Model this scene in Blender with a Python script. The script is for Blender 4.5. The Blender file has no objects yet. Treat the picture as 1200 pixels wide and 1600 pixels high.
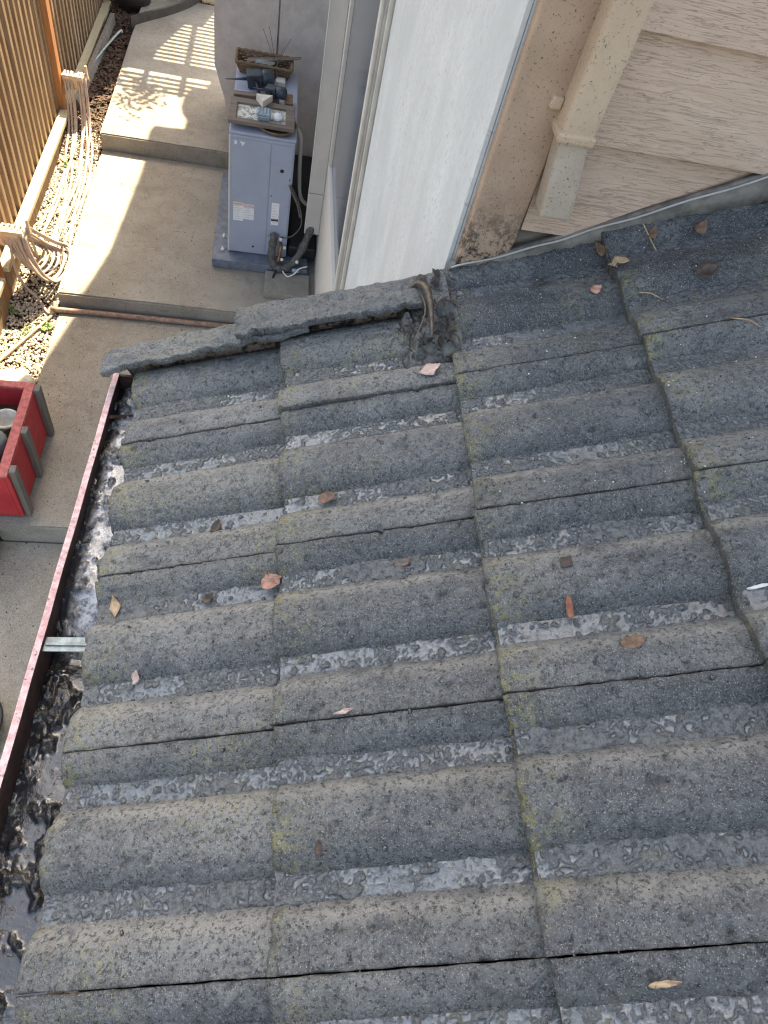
import bpy, bmesh, math, random
import numpy as np
from mathutils import Vector, Matrix

random.seed(7)
rng = np.random.default_rng(7)
scene = bpy.context.scene
col = scene.collection

# ------------------------------------------------------------------ camera, sky, sun, exposure
R = np.array([[0.97927345, -0.06025992, 0.19337079],
              [0.05801883, -0.83125043, -0.55286213],
              [0.19405498, 0.55262235, -0.81052526]])       # right, down, forward
CAM = np.array([0.25794, -0.89697, 1.13293])
cd = bpy.data.cameras.new('camera')
cd.sensor_fit = 'HORIZONTAL'; cd.sensor_width = 36.0; cd.lens = 32.03
cd.clip_start = 0.02; cd.clip_end = 400
cam = bpy.data.objects.new('camera', cd); col.objects.link(cam)
M4 = Matrix.Identity(4)
for r in range(3):
    M4[r][0] = R[0][r]; M4[r][1] = -R[1][r]; M4[r][2] = -R[2][r]; M4[r][3] = CAM[r]
cam.matrix_world = M4
scene.camera = cam

SUN_EL, SUN_AZ = math.radians(55), math.radians(13)          # azimuth from +y towards +x
S = Vector((math.cos(SUN_EL)*math.sin(SUN_AZ), math.cos(SUN_EL)*math.cos(SUN_AZ), math.sin(SUN_EL)))
world = bpy.data.worlds.new('World'); scene.world = world; world.use_nodes = True
wn = world.node_tree.nodes; wl = world.node_tree.links
bg = wn['Background']
sky = wn.new('ShaderNodeTexSky'); sky.sky_type = 'NISHITA'; sky.sun_disc = False
sky.sun_elevation = SUN_EL; sky.sun_rotation = SUN_AZ
sky.air_density = 1.0; sky.dust_density = 3.0; sky.ozone_density = 1.0
wl.new(sky.outputs[0], bg.inputs[0]); bg.inputs[1].default_value = 0.15
sd = bpy.data.lights.new('sun', 'SUN'); sd.energy = 4.8; sd.angle = math.radians(0.5); sd.color = (1.0, 0.91, 0.76)
sun = bpy.data.objects.new('sun', sd); col.objects.link(sun)
sun.rotation_euler = S.to_track_quat('Z', 'Y').to_euler()
scene.view_settings.view_transform = 'Standard'; scene.view_settings.look = 'None'
scene.cycles.use_denoising = True; scene.cycles.denoising_prefilter = 'ACCURATE'; scene.cycles.denoising_input_passes = 'RGB_ALBEDO_NORMAL'
scene.cycles.use_adaptive_sampling = False; scene.cycles.pixel_filter_type = 'BLACKMAN_HARRIS'; scene.cycles.filter_width = 1.2
scene.view_settings.exposure = 2.28; scene.view_settings.gamma = 1.0
scene.view_settings.use_curve_mapping = False
scene.view_settings.use_white_balance = True
scene.view_settings.white_balance_temperature = 8000; scene.view_settings.white_balance_tint = 6

# ------------------------------------------------------------------ helpers
def hash2(ix, iy, seed):
    n = (ix.astype(np.int64)*374761393 + iy.astype(np.int64)*668265263 + seed*982451653) & 0x7fffffff
    n = ((n ^ (n >> 13))*1274126177) & 0x7fffffff
    n = n ^ (n >> 16)
    return (n & 0xffff)/65535.0
def vnoise(x, y, seed=0):
    x = np.asarray(x, float); y = np.asarray(y, float)
    ix = np.floor(x); iy = np.floor(y); fx = x-ix; fy = y-iy
    fx = fx*fx*(3-2*fx); fy = fy*fy*(3-2*fy)
    a = hash2(ix, iy, seed); b = hash2(ix+1, iy, seed); c = hash2(ix, iy+1, seed); d = hash2(ix+1, iy+1, seed)
    return (a*(1-fx)+b*fx)*(1-fy)+(c*(1-fx)+d*fx)*fy
def fbm(x, y, seed=0, octv=4):
    s = 0; a = 0.5
    for o in range(octv):
        s = s+a*vnoise(x*2**o, y*2**o, seed+o*17); a *= 0.5
    return s/(1-0.5**octv)

def link(name, me, mat=None, parent=None):
    o = bpy.data.objects.new(name, me); col.objects.link(o)
    if mat is not None and len(me.materials) == 0: me.materials.append(mat)
    if parent is not None: o.parent = parent
    return o
def mesh(name, verts, faces, mat=None, parent=None, smooth=False, attrs=None):
    me = bpy.data.meshes.new(name)
    me.from_pydata([tuple(v) for v in verts], [], [tuple(f) for f in faces])
    if smooth: me.polygons.foreach_set('use_smooth', [True]*len(me.polygons))
    if attrs:
        for k, v in attrs.items():
            at = me.attributes.new(k, 'FLOAT', 'POINT'); at.data.foreach_set('value', np.asarray(v, np.float32))
    me.update()
    return link(name, me, mat, parent)
def quadmesh(name, V, F, mat=None, parent=None, smooth=True, attrs=None):
    """numpy fast path: V (n,3), F (m,4)"""
    V = np.asarray(V, np.float32); F = np.asarray(F, np.int32)
    me = bpy.data.meshes.new(name)
    me.vertices.add(len(V)); me.vertices.foreach_set('co', V.ravel())
    me.loops.add(F.size); me.loops.foreach_set('vertex_index', F.ravel())
    k = F.shape[1]
    me.polygons.add(len(F)); me.polygons.foreach_set('loop_start', np.arange(0, F.size, k, dtype=np.int32))
    me.polygons.foreach_set('use_smooth', np.full(len(F), smooth))
    if attrs:
        for kk, v in attrs.items():
            at = me.attributes.new(kk, 'FLOAT', 'POINT'); at.data.foreach_set('value', np.asarray(v, np.float32).ravel())
    me.update(calc_edges=True); me.validate()
    return link(name, me, mat, parent)
def gridfaces(nr, nc, off=0):
    i = np.arange(nr-1)[:, None]*nc+np.arange(nc-1)[None, :]+off
    return np.stack([i, i+1, i+nc+1, i+nc], -1).reshape(-1, 4)
def bmobj(name, bm, mat, parent=None, smooth=False):
    me = bpy.data.meshes.new(name); bm.normal_update(); bm.to_mesh(me); bm.free()
    if smooth: me.polygons.foreach_set('use_smooth', [True]*len(me.polygons))
    return link(name, me, mat, parent)
def hexa(name, pts, mat, parent=None, bevel=0.0, jit=0.0):
    """8 points: bottom ring of 4 (ccw), top ring of 4"""
    bm = bmesh.new()
    vs = [bm.verts.new(Vector(p)) for p in pts]
    for f in ((3, 2, 1, 0), (4, 5, 6, 7), (0, 1, 5, 4), (1, 2, 6, 5), (2, 3, 7, 6), (3, 0, 4, 7)):
        bm.faces.new([vs[i] for i in f])
    bmesh.ops.recalc_face_normals(bm, faces=bm.faces)
    if bevel > 0:
        bmesh.ops.bevel(bm, geom=list(bm.edges), offset=bevel, segments=2, affect='EDGES', profile=0.6)
    return bmobj(name, bm, mat, parent)
def box(name, lo, hi, mat, parent=None, bevel=0.0):
    (a, b, c), (d, e, f) = lo, hi
    return hexa(name, [(a, b, c), (d, b, c), (d, e, c), (a, e, c), (a, b, f), (d, b, f), (d, e, f), (a, e, f)], mat, parent, bevel)
def smoothpath(pts, n=8):
    P = [Vector(p) for p in pts]; out = []
    for i in range(len(P)-1):
        p0 = P[max(i-1, 0)]; p1 = P[i]; p2 = P[i+1]; p3 = P[min(i+2, len(P)-1)]
        for k in range(n):
            t = k/n
            out.append(0.5*((2*p1)+(p2-p0)*t+(2*p0-5*p1+4*p2-p3)*t*t+(3*p1-p0-3*p2+p3)*t**3))
    out.append(P[-1]); return out
def tubedata(path, rad, n=8):
    P = [Vector(p) for p in path]; V = []; F = []
    t0 = (P[1]-P[0]).normalized(); up = Vector((0, 0, 1)) if abs(t0.z) < .9 else Vector((1, 0, 0))
    a = t0.cross(up).normalized()
    for i, p in enumerate(P):
        t = (P[min(i+1, len(P)-1)]-P[max(i-1, 0)]).normalized()
        a = (a-t*a.dot(t)).normalized(); b = t.cross(a)
        r = rad(i/(len(P)-1)) if callable(rad) else rad
        for k in range(n):
            an = 2*math.pi*k/n
            V.append(p+a*math.cos(an)*r+b*math.sin(an)*r)
    for i in range(len(P)-1):
        for k in range(n):
            F.append((i*n+k, i*n+(k+1) % n, (i+1)*n+(k+1) % n, (i+1)*n+k))
    F.append(tuple(range(n-1, -1, -1))); F.append(tuple(range((len(P)-1)*n, len(P)*n)))
    return V, F
def tube(name, path, rad, mat, parent=None, n=8):
    V, F = tubedata(path, rad, n)
    return mesh(name, V, F, mat, parent, smooth=True)
def lathe(name, prof, mat, parent=None, n=24, loc=(0, 0, 0), rot=None, smooth=True):
    V = []; F = []
    for r, z in prof:
        for k in range(n):
            a = 2*math.pi*k/n; V.append(Vector((r*math.cos(a), r*math.sin(a), z)))
    for i in range(len(prof)-1):
        for k in range(n):
            F.append((i*n+k, i*n+(k+1) % n, (i+1)*n+(k+1) % n, (i+1)*n+k))
    F.append(tuple(range(n-1, -1, -1))); F.append(tuple(range((len(prof)-1)*n, len(prof)*n)))
    m = Matrix.Translation(Vector(loc)) @ (rot.to_4x4() if rot is not None else Matrix.Identity(4))
    V = [m @ v for v in V]
    return mesh(name, V, F, mat, parent, smooth)
def empty(name, loc=(0, 0, 0)):
    o = bpy.data.objects.new(name, None); col.objects.link(o); o.empty_display_size = 0.1
    return o                                                # kept at the origin: parts hold world coordinates
def thing(name, label, cat, group=None):
    o = empty(name); return tag(o, label, cat, group)
def tag(o, label, cat, group=None):
    o['label'] = label; o['category'] = cat
    if group: o['group'] = group
    return o
def structure(o): o['kind'] = 'structure'; return o
def stuff(o, label=None, cat=None):
    o['kind'] = 'stuff'
    if label: o['label'] = label
    if cat: o['category'] = cat
    return o

# ------------------------------------------------------------------ materials
class NT:
    def __init__(s, name):
        s.m = bpy.data.materials.new(name); s.m.use_nodes = True
        s.n = s.m.node_tree.nodes; s.l = s.m.node_tree.links
        s.b = s.n['Principled BSDF']; s.pos = s.n.new('ShaderNodeNewGeometry').outputs['Position']
    def put(s, sock, v):
        if hasattr(v, 'is_linked') or isinstance(v, bpy.types.NodeSocket): s.l.new(v, sock)
        else:
            if isinstance(v, (tuple, list)) and len(v) == 3 and sock.type == 'RGBA': v = (*v, 1)
            sock.default_value = v
    def mapping(s, scale=(1, 1, 1), rot=(0, 0, 0), vec=None):
        n = s.n.new('ShaderNodeMapping'); s.l.new(vec or s.pos, n.inputs[0])
        n.inputs['Scale'].default_value = scale; n.inputs['Rotation'].default_value = rot
        return n.outputs[0]
    def noise(s, scale, detail=4, rough=.6, vec=None, dist=0.0):
        n = s.n.new('ShaderNodeTexNoise'); s.l.new(vec or s.pos, n.inputs['Vector'])
        n.inputs['Scale'].default_value = scale; n.inputs['Detail'].default_value = detail
        n.inputs['Roughness'].default_value = rough; n.inputs['Distortion'].default_value = dist
        return n.outputs['Fac']
    def voro(s, scale, vec=None, feature='F1', out='Distance', rand=1.0):
        n = s.n.new('ShaderNodeTexVoronoi'); s.l.new(vec or s.pos, n.inputs['Vector'])
        n.inputs['Scale'].default_value = scale; n.feature = feature
        n.inputs['Randomness'].default_value = rand
        return n.outputs[out]
    def ramp(s, fac, a, b, lo=0.0, hi=1.0):
        n = s.n.new('ShaderNodeMapRange'); n.interpolation_type = 'SMOOTHSTEP'
        s.put(n.inputs['Value'], fac); n.inputs['From Min'].default_value = a; n.inputs['From Max'].default_value = b
        n.inputs['To Min'].default_value = lo; n.inputs['To Max'].default_value = hi
        return n.outputs[0]
    def math(s, op, a, b=0.0):
        n = s.n.new('ShaderNodeMath'); n.operation = op; s.put(n.inputs[0], a); s.put(n.inputs[1], b); return n.outputs[0]
    def mul(s, a, b): return s.math('MULTIPLY', a, b)
    def add(s, a, b): return s.math('ADD', a, b)
    def mix(s, fac, a, b):
        n = s.n.new('ShaderNodeMix'); n.data_type = 'RGBA'
        s.put(n.inputs['Factor'], fac); s.put(n.inputs['A'] if 0 else n.inputs[6], a); s.put(n.inputs[7], b)
        return n.outputs[2]
    def attr(s, name):
        n = s.n.new('ShaderNodeAttribute'); n.attribute_name = name; return n.outputs['Fac']
    def objrand(s): return s.n.new('ShaderNodeObjectInfo').outputs['Random']
    def bump(s, h, strength=.5, dist=.002, prev=None):
        n = s.n.new('ShaderNodeBump'); n.inputs['Strength'].default_value = strength; n.inputs['Distance'].default_value = dist
        s.put(n.inputs['Height'], h)
        if prev is not None: s.l.new(prev, n.inputs['Normal'])
        return n.outputs[0]
    def out(s, color, rough=.8, normal=None, spec=.4, metal=0.0, coat=None, coatr=.05):
        s.put(s.b.inputs['Base Color'], color); s.put(s.b.inputs['Roughness'], rough)
        s.put(s.b.inputs['Specular IOR Level'], spec); s.put(s.b.inputs['Metallic'], metal)
        if normal is not None: s.l.new(normal, s.b.inputs['Normal'])
        if coat is not None:
            s.put(s.b.inputs['Coat Weight'], coat); s.b.inputs['Coat Roughness'].default_value = coatr
        return s.m

def plain(name, c, rough=.7, var=.25, scale=30, bump=.25, bdist=.001, metal=0.0, spec=.4, stretch=(1, 1, 1)):
    t = NT(name); v = t.mapping(stretch)
    n = t.noise(scale, 5, .65, v)
    c2 = tuple(x*(1-var) for x in c); c3 = tuple(min(1, x*(1+var)) for x in c)
    colr = t.mix(t.ramp(n, .3, .7), c2, c3)
    return t.out(colr, rough, t.bump(t.noise(scale*6, 4, .6, v), bump, bdist), spec, metal)

def m_tile():
    t = NT('concrete_tile')
    big = t.noise(7, 5, .65); mid = t.noise(38, 6, .72); fine = t.noise(165, 5, .8); grit = t.noise(380, 4, .8)
    pan = t.attr('pan'); worn = t.attr('worn'); butt = t.attr('butt'); edge = t.attr('edge'); damp_shade = t.attr('damp_shade'); wet = t.attr('wet')
    rnd = t.objrand()
    base = t.mix(t.ramp(big, .34, .66), (.120, .125, .133), (.255, .250, .240))
    base = t.mix(t.mul(t.ramp(mid, .46, .70), .6), base, (.30, .293, .28))
    base = t.mix(t.mul(t.ramp(t.noise(55, 5, .75), .50, .66), .65), base, (.040, .040, .039))
    base = t.mix(t.ramp(rnd, .0, .5, .45, 0), base, (.07, .073, .078)); base = t.mix(t.ramp(rnd, .5, 1, 0, .35), base, (.28, .265, .245))
    # dark algae streaks down the slope
    st = t.noise(30, 5, .65, t.mapping((.15, 1, .15)))
    base = t.mix(t.mul(t.ramp(st, .52, .70), .50), base, (.045, .046, .045))
    # lower flanks: wet algae, plus shade painted into the colour
    dm = t.mul(damp_shade, t.ramp(t.noise(24, 5, .7), .28, .60))
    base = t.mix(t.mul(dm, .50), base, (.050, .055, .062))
    # pale worn cement on the far shoulders of the rolls
    wm = t.mul(worn, t.ramp(t.noise(17, 6, .75), .34, .54))
    base = t.mix(t.mul(wm, .85), base, (.44, .405, .36))
    bl = t.ramp(t.noise(11, 6, .75), .58, .72)
    base = t.mix(t.mul(bl, .70), base, (.33, .31, .285))
    # yellow-green lichen
    lm = t.mul(t.ramp(t.noise(4, 3, .5), .52, .68), t.ramp(t.noise(130, 5, .8), .51, .62))
    lm = t.math('MAXIMUM', t.mul(lm, .75), t.mul(t.mul(butt, t.ramp(t.noise(60, 5, .75), .46, .58)), t.ramp(t.noise(7, 2, .5), .42, .54)))
    base = t.mix(t.mul(lm, .85), base, (.33, .29, .075))
    base = t.mix(t.mul(pan, t.ramp(t.noise(70, 4, .7), .35, .7, .35, .85)), base, (.045, .044, .042))
    base = t.mix(t.mul(edge, t.ramp(t.noise(90, 3, .6), .3, .6, .2, .8)), base, (.052, .040, .028))
    wt = t.mul(wet, t.ramp(t.noise(6, 4, .6), .30, .55))
    base = t.mix(t.mul(wt, .62), base, (.034, .040, .052))
    # exposed aggregate: dark pits and pale grains
    base = t.mix(t.ramp(fine, .50, .41, 0, .85), base, (.026, .027, .028))
    base = t.mix(t.ramp(grit, .55, .63, 0, .60), base, (.44, .435, .42))
    sp = t.n.new('ShaderNodeTexVoronoi'); t.l.new(t.pos, sp.inputs['Vector']); sp.inputs['Scale'].default_value = 420
    pick = t.n.new('ShaderNodeSeparateColor'); t.l.new(sp.outputs['Color'], pick.inputs[0])
    dot = t.mul(t.ramp(sp.outputs['Distance'], .45, .2), t.ramp(pick.outputs[0], .80, 1.0))
    base = t.mix(t.mul(dot, .8), base, (.50, .49, .46))
    rough = t.ramp(t.add(t.mul(big, .5), t.mul(fine, .5)), .3, .7, .26, .52)
    rough = t.math('SUBTRACT', rough, t.add(t.mul(wt, .20), t.add(t.mul(pan, .12), t.mul(dm, .08))))
    nb = t.bump(t.noise(70, 4, .65), .6, .006)
    nb = t.bump(fine, 1.0, .0060, nb)
    nb = t.bump(t.add(grit, t.mul(dot, .5)), .8, .0026, nb)
    return t.out(base, rough, nb, .6)

def m_sludge(name, dark, light, film, sc=90, pale=None, bs=.9, rr=(.07, .34), soft=(.10, .60)):
    """glossy water film with darker solid lumps standing out of it (lump attribute from the mesh)"""
    t = NT(name); lump = t.attr('lump')
    n = t.noise(sc, 5, .72)
    solid = t.mix(t.ramp(n, .36, .62), dark, light)
    fc = t.mix(t.ramp(t.noise(sc*.4, 5, .7), .35, .65), film, tuple(x*.6 for x in film))
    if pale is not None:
        glare = t.mul(t.attr('pale'), t.ramp(t.noise(sc*.5, 6, .75), .36, .62))  # sky glare on the wet silt, painted in as a pale colour
        fc = t.mix(glare, fc, pale); solid = t.mix(t.mul(glare, .5), solid, tuple(x*.6 for x in pale))
    dim = t.math('MAXIMUM', t.ramp(t.noise(sc*2.0, 4, .7), .46, .37), t.mul(t.ramp(t.noise(sc*.7, 5, .7), .50, .40), .7))
    fc = t.mix(t.mul(dim, .45), fc, dark)
    lm = t.ramp(t.add(lump, t.mul(t.math('SUBTRACT', n, .5), 1.6)), soft[0], soft[1])
    c = t.mix(lm, fc, solid)
    c = t.mix(t.mul(t.ramp(t.noise(30, 4, .7), .56, .68), .4), c, (.13, .125, .07))
    rough = t.ramp(lm, 0, 1, rr[0], rr[1])
    nb = t.bump(t.mul(t.noise(sc*1.5, 4, .68), t.ramp(lm, 0, 1, .20, 1.1)), bs, .0050)
    return t.out(c, rough, nb, 1.0)

def m_concrete():
    t = NT('path_concrete')
    a = t.noise(3, 6, .65); b = t.noise(22, 5, .7); f = t.noise(160, 4, .75)
    c = t.mix(t.ramp(a, .3, .7), (.215, .19, .158), (.315, .288, .248))
    c = t.mix(t.mul(t.ramp(b, .5, .75), .5), c, (.15, .13, .10))
    c = t.mix(t.mul(t.ramp(f, .46, .60), .6), c, (.39, .362, .318))
    c = t.mix(t.mul(t.ramp(t.noise(210, 3, .75), .50, .38), .6), c, (.11, .095, .072))
    c = t.mix(t.mul(t.ramp(t.noise(95, 4, .8), .60, .70), .7), c, (.12, .105, .085))
    c = t.mix(t.mul(t.ramp(t.noise(7, 5, .7, None, 1.0), .60, .72), .5), c, (.17, .15, .12))
    c = t.mix(t.mul(t.ramp(t.noise(45, 6, .8), .55, .66), .55), c, (.13, .115, .095))
    c = t.mix(t.mul(t.ramp(t.noise(4.5, 5, .7, None, 2.0), .52, .70), .45), c, (.15, .135, .115))
    return t.out(c, .9, t.bump(f, .6, .004), .25)

def m_wood(name, a, b, along='z', scale=1.0, rough=.8, dark=(.05, .03, .018)):
    t = NT(name)
    k = {'x': (1.2, 22, 22), 'y': (22, 1.2, 22), 'z': (22, 22, 1.2)}[along]
    v = t.mapping(tuple(x*scale for x in k))
    n = t.noise(1.6, 6, .7, v); n2 = t.noise(7, 4, .6, v)
    c = t.mix(t.ramp(n, .3, .7), a, b)
    c = t.mix(t.mul(t.ramp(n2, .52, .75), .6), c, dark)
    c = t.mix(t.ramp(t.objrand(), 0, 1, 0, .30), c, tuple(x*.62 for x in a))
    return t.out(c, rough, t.bump(n2, .4, .002), .3)

def m_siding():
    t = NT('embossed_siding')
    g = t.noise(1.0, 4, .55, t.mapping((9, 2, 150)), 1.0)
    g2 = t.noise(1.0, 4, .6, t.mapping((12, 4, 190)), .8)
    swirl = t.noise(1.0, 2, .5, t.mapping((4, 1, 12)), 1.0)
    crack = t.ramp(t.math('ABSOLUTE', t.math('SUBTRACT', g, .5)), .0, .022)        # 0 in the grain lines
    amt = t.ramp(swirl, .32, .6, .15, 1.0)
    c = t.mix(t.ramp(t.noise(3, 4, .6), .3, .7), (.46, .31, .22), (.53, .365, .27))
    c = t.mix(t.mul(t.mul(t.math('SUBTRACT', 1.0, crack), amt), .10), c, (.24, .16, .115))
    c = t.mix(t.mul(t.ramp(t.noise(9, 6, .7), .56, .70), .30), c, (.54, .43, .36))
    c = t.mix(t.mul(t.ramp(t.noise(150, 5, .75), .61, .68), .65), c, (.11, .08, .06))
    hgt = t.add(t.mul(t.mul(crack, amt), 1.0), t.mul(g2, .5))
    return t.out(c, .6, t.bump(hgt, .6, .0028), .4)

def m_trim(name, a, b, grime=True):
    t = NT(name)
    c = t.mix(t.ramp(t.noise(9, 5, .65), .3, .7), a, b)
    c = t.mix(t.mul(t.ramp(t.noise(190, 5, .78), .585, .64), .9), c, (.05, .038, .030))
    if grime:
        sep = t.n.new('ShaderNodeSeparateXYZ'); t.l.new(t.pos, sep.inputs[0])
        low = t.ramp(sep.outputs[2], .50, .32)          # mildew splash-back just above the roof
        c = t.mix(t.mul(low, t.ramp(t.noise(45, 5, .8), .42, .62)), c, (.022, .018, .015))
    return t.out(c, .6, t.bump(t.noise(190, 3, .6), .4, .0018), .4)

def m_whitewall():
    t = NT('white_textured_wall')
    v = t.mapping((10, 44, 16)); n = t.noise(4, 6, .75, v, .5); n2 = t.noise(1.4, 5, .65, t.mapping((3, 4, 2)))
    c = t.mix(t.ramp(n2, .3, .7), (.50, .497, .487), (.61, .607, .597))
    c = t.mix(t.mul(t.ramp(n, .53, .64), t.ramp(n2, .36, .60, .25, .9)), c, (.33, .31, .285))
    sc = t.noise(3, 3, .5, t.mapping((10, 40, 3.0), (math.radians(24), 0, 0)))
    c = t.mix(t.mul(t.ramp(sc, .70, .76), .6), c, (.25, .235, .21))
    return t.out(c, .75, t.bump(n, .6, .004), .3)

def m_gravelstone():
    t = NT('pebble_gravel')
    a = t.attr('tone')
    c = t.mix(a, (.32, .265, .19), (.68, .61, .51))
    c = t.mix(t.mul(t.ramp(t.noise(60, 4, .7), .5, .7), .4), c, (.25, .19, .12))
    return t.out(c, .8, t.bump(t.noise(200, 3, .6), .3, .002), .3)

MAT = {}
MAT['tile'] = m_tile()
MAT['sludge'] = m_sludge('pan_sludge', (.026, .027, .028), (.095, .098, .10), (.125, .133, .14), 130, None, .85, (.10, .26), (-.15, .85))
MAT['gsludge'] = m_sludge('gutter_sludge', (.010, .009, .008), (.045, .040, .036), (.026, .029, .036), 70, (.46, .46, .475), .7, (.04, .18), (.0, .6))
MAT['clump'] = m_sludge('debris_clump', (.010, .009, .008), (.055, .050, .043), (.03, .03, .03), 70)
MAT['deck'] = plain('roof_underlay', (.018, .016, .014), .9)
MAT['concrete'] = m_concrete()
MAT['board'] = m_wood('cedar_fence_board', (.215, .135, .078), (.37, .265, .175))
MAT['post'] = m_wood('cedar_post', (.42, .17, .07), (.52, .25, .11))
MAT['rail'] = m_wood('treated_rail', (.46, .40, .26), (.56, .50, .35), 'y', dark=(.20, .16, .09))
MAT['greywood'] = m_wood('weathered_grey_wood', (.13, .115, .10), (.22, .195, .17), 'z')
MAT['greywood_x'] = m_wood('weathered_brown_wood', (.12, .09, .07), (.22, .175, .14), 'x')
MAT['redpaint'] = m_trim('red_paint', (.40, .022, .030), (.50, .040, .045), False)
MAT['redtop'] = plain('faded_red_paint', (.42, .115, .105), .75, .3, 40)
MAT['siding'] = m_siding()
MAT['trim'] = m_trim('tan_trim', (.345, .222, .148), (.42, .28, .195))
MAT['spout'] = m_trim('tan_downspout', (.43, .30, .20), (.50, .36, .25), False)
MAT['spout_grey'] = m_trim('bare_downspout', (.36, .275, .205), (.44, .345, .27), False)
MAT['white'] = m_whitewall()
MAT['greywall'] = plain('grey_wall_paint', (.42, .385, .37), .8, .12, 8, .6, .004)
MAT['cream'] = plain('cream_wall_paint', (.62, .58, .52), .75, .06, 10, .2, .001, stretch=(10, 10, 1))
MAT['casing'] = plain('window_casing', (.34, .31, .28), .55, .12, 12, .2)
MAT['casing_lt'] = plain('window_casing_light', (.55, .50, .44), .5, .1, 12, .2)
MAT['cover'] = plain('line_cover_plastic', (.47, .43, .40), .5, .05, 8, .1)
def m_glass():
    t = NT('window_glass')
    c = t.mix(t.ramp(t.noise(2, 3, .5, t.mapping((1, 6, .6))), .3, .7), (.062, .078, .105), (.082, .10, .13))
    return t.out(c, .12, None, .5)
MAT['glass'] = m_glass()
MAT['flash'] = plain('lead_flashing', (.15, .13, .11), .7, .4, 25, .5, .002, .0)
MAT['gut_in'] = plain('rusty_gutter_inside', (.055, .026, .020), .7, .5, 40, .6, .002)
def m_lip():
    t = NT('faded_pink_gutter_lip')
    c = t.mix(t.ramp(t.noise(60, 5, .7), .35, .65), (.52, .27, .265), (.70, .50, .48))
    c = t.mix(t.mul(t.ramp(t.noise(140, 5, .75), .56, .66), .8), c, (.06, .04, .035))
    return t.out(c, .6, t.bump(t.noise(300, 3, .6), .3, .001), .4)
MAT['lip'] = m_lip()
MAT['galv'] = plain('galvanised_strap', (.21, .245, .25), .45, .35, 60, .4, .001, .5)
MAT['ac'] = plain('grey_blue_enamel', (.315, .345, .425), .42, .05, 4, .05, .0005)
MAT['ac_lt'] = plain('pale_enamel_edge', (.55, .53, .50), .45, .08, 6, .05, .0005)
MAT['acpad'] = plain('blue_grey_pad', (.13, .15, .185), .6, .25, 18, .3)
MAT['black'] = plain('black_plastic', (.016, .017, .019), .5, .3, 20, .2)
MAT['slate'] = plain('dark_slate_plastic', (.035, .045, .055), .45, .3, 20, .2)
MAT['rubber'] = plain('foil_wrapped_insulation', (.10, .095, .09), .45, .5, 60, .9, .006)
MAT['pipe'] = plain('brown_pipe', (.27, .165, .12), .55, .4, 30, .4)
MAT['hose'] = plain('beige_hose', (.42, .33, .28), .5, .15, 20, .2)
MAT['hoseold'] = plain('tan_hose', (.36, .27, .18), .6, .2, 20, .2)
MAT['peg'] = m_wood('hanger_wood', (.52, .40, .27), (.60, .48, .34), 'x')
MAT['pebble'] = m_gravelstone()
MAT['soil'] = plain('dark_soil', (.055, .042, .032), .95, .5, 30, .9, .01)
MAT['mulch'] = plain('bark_mulch', (.085, .052, .036), .9, .5, 60, .6, .003)
MAT['potdark'] = plain('dark_pot', (.045, .038, .035), .6, .3, 20, .3)
MAT['potwhite'] = plain('pale_glazed_pot', (.55, .50, .42), .4, .2, 25, .3)
MAT['potgrey'] = plain('grey_green_pot', (.19, .21, .20), .5, .2, 20, .3)
MAT['stone'] = plain('pale_stone', (.62, .56, .48), .85, .15, 20, .6, .004)
MAT['leafgreen'] = plain('green_leaf', (.10, .20, .04), .55, .35, 60, .2)
MAT['wicker'] = m_wood('wicker', (.12, .075, .045), (.24, .16, .10), 'x', 3)
MAT['frame'] = m_wood('grey_brown_frame', (.15, .115, .09), (.25, .20, .165), 'x')
MAT['clay'] = plain('brown_dish', (.16, .10, .06), .5, .3, 20, .3)
MAT['paper'] = plain('white_label', (.72, .70, .72), .5, .05, 20, .05)
MAT['labelink'] = plain('label_print', (.40, .38, .42), .6, .1, 30, .05)
MAT['labelred'] = plain('label_red_band', (.60, .42, .42), .6, .1, 30, .05)
MAT['labelorange'] = plain('label_orange_band', (.62, .45, .33), .6, .1, 30, .05)
MAT['wire'] = plain('thin_wire', (.10, .09, .085), .5, .2)
MAT['copper'] = plain('copper_fitting', (.30, .15, .08), .4, .3, 40, .2, .001, .5)
MAT['wcap'] = plain('white_clip', (.70, .70, .67), .5, .1)
MAT['tin'] = plain('blue_grey_tin', (.27, .33, .39), .35, .25, 60, .3, .001, .2)
def m_leaf(name, a, b):
    t = NT(name)
    c = t.mix(t.ramp(t.noise(90, 4, .7), .35, .65), a, b)
    c = t.mix(t.mul(t.ramp(t.noise(260, 3, .7), .58, .68), .7), c, tuple(x*.3 for x in a))
    return t.out(c, .6, t.bump(t.noise(220, 3, .6), .5, .001), .4)
LEAF = {'tan': m_leaf('leaf_tan', (.30, .19, .11), (.42, .29, .18)), 'orange': m_leaf('leaf_orange', (.33, .15, .095), (.45, .26, .19)),
        'pink': m_leaf('leaf_pink', (.38, .25, .20), (.50, .37, .31)), 'brown': m_leaf('leaf_brown', (.10, .055, .035), (.19, .115, .075)), 'bark': m_leaf('leaf_bark', (.07, .05, .035), (.15, .11, .08)),
        'dark': m_leaf('leaf_dark', (.035, .025, .02), (.085, .055, .04)), 'mud': m_leaf('leaf_mud', (.012, .011, .010), (.042, .036, .030)), 'white': m_leaf('leaf_white', (.62, .60, .56), (.72, .70, .66)),
        'rust': m_leaf('leaf_rust', (.18, .06, .03), (.28, .11, .06))}
def m_print():
    t = NT('faded_tree_print')
    n = t.noise(26, 6, .75, None, .6)
    c = t.mix(t.ramp(n, .44, .62), (.66, .64, .56), (.20, .19, .165))
    return t.out(c, .25, None, .5)
MAT['print'] = m_print()

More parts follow.
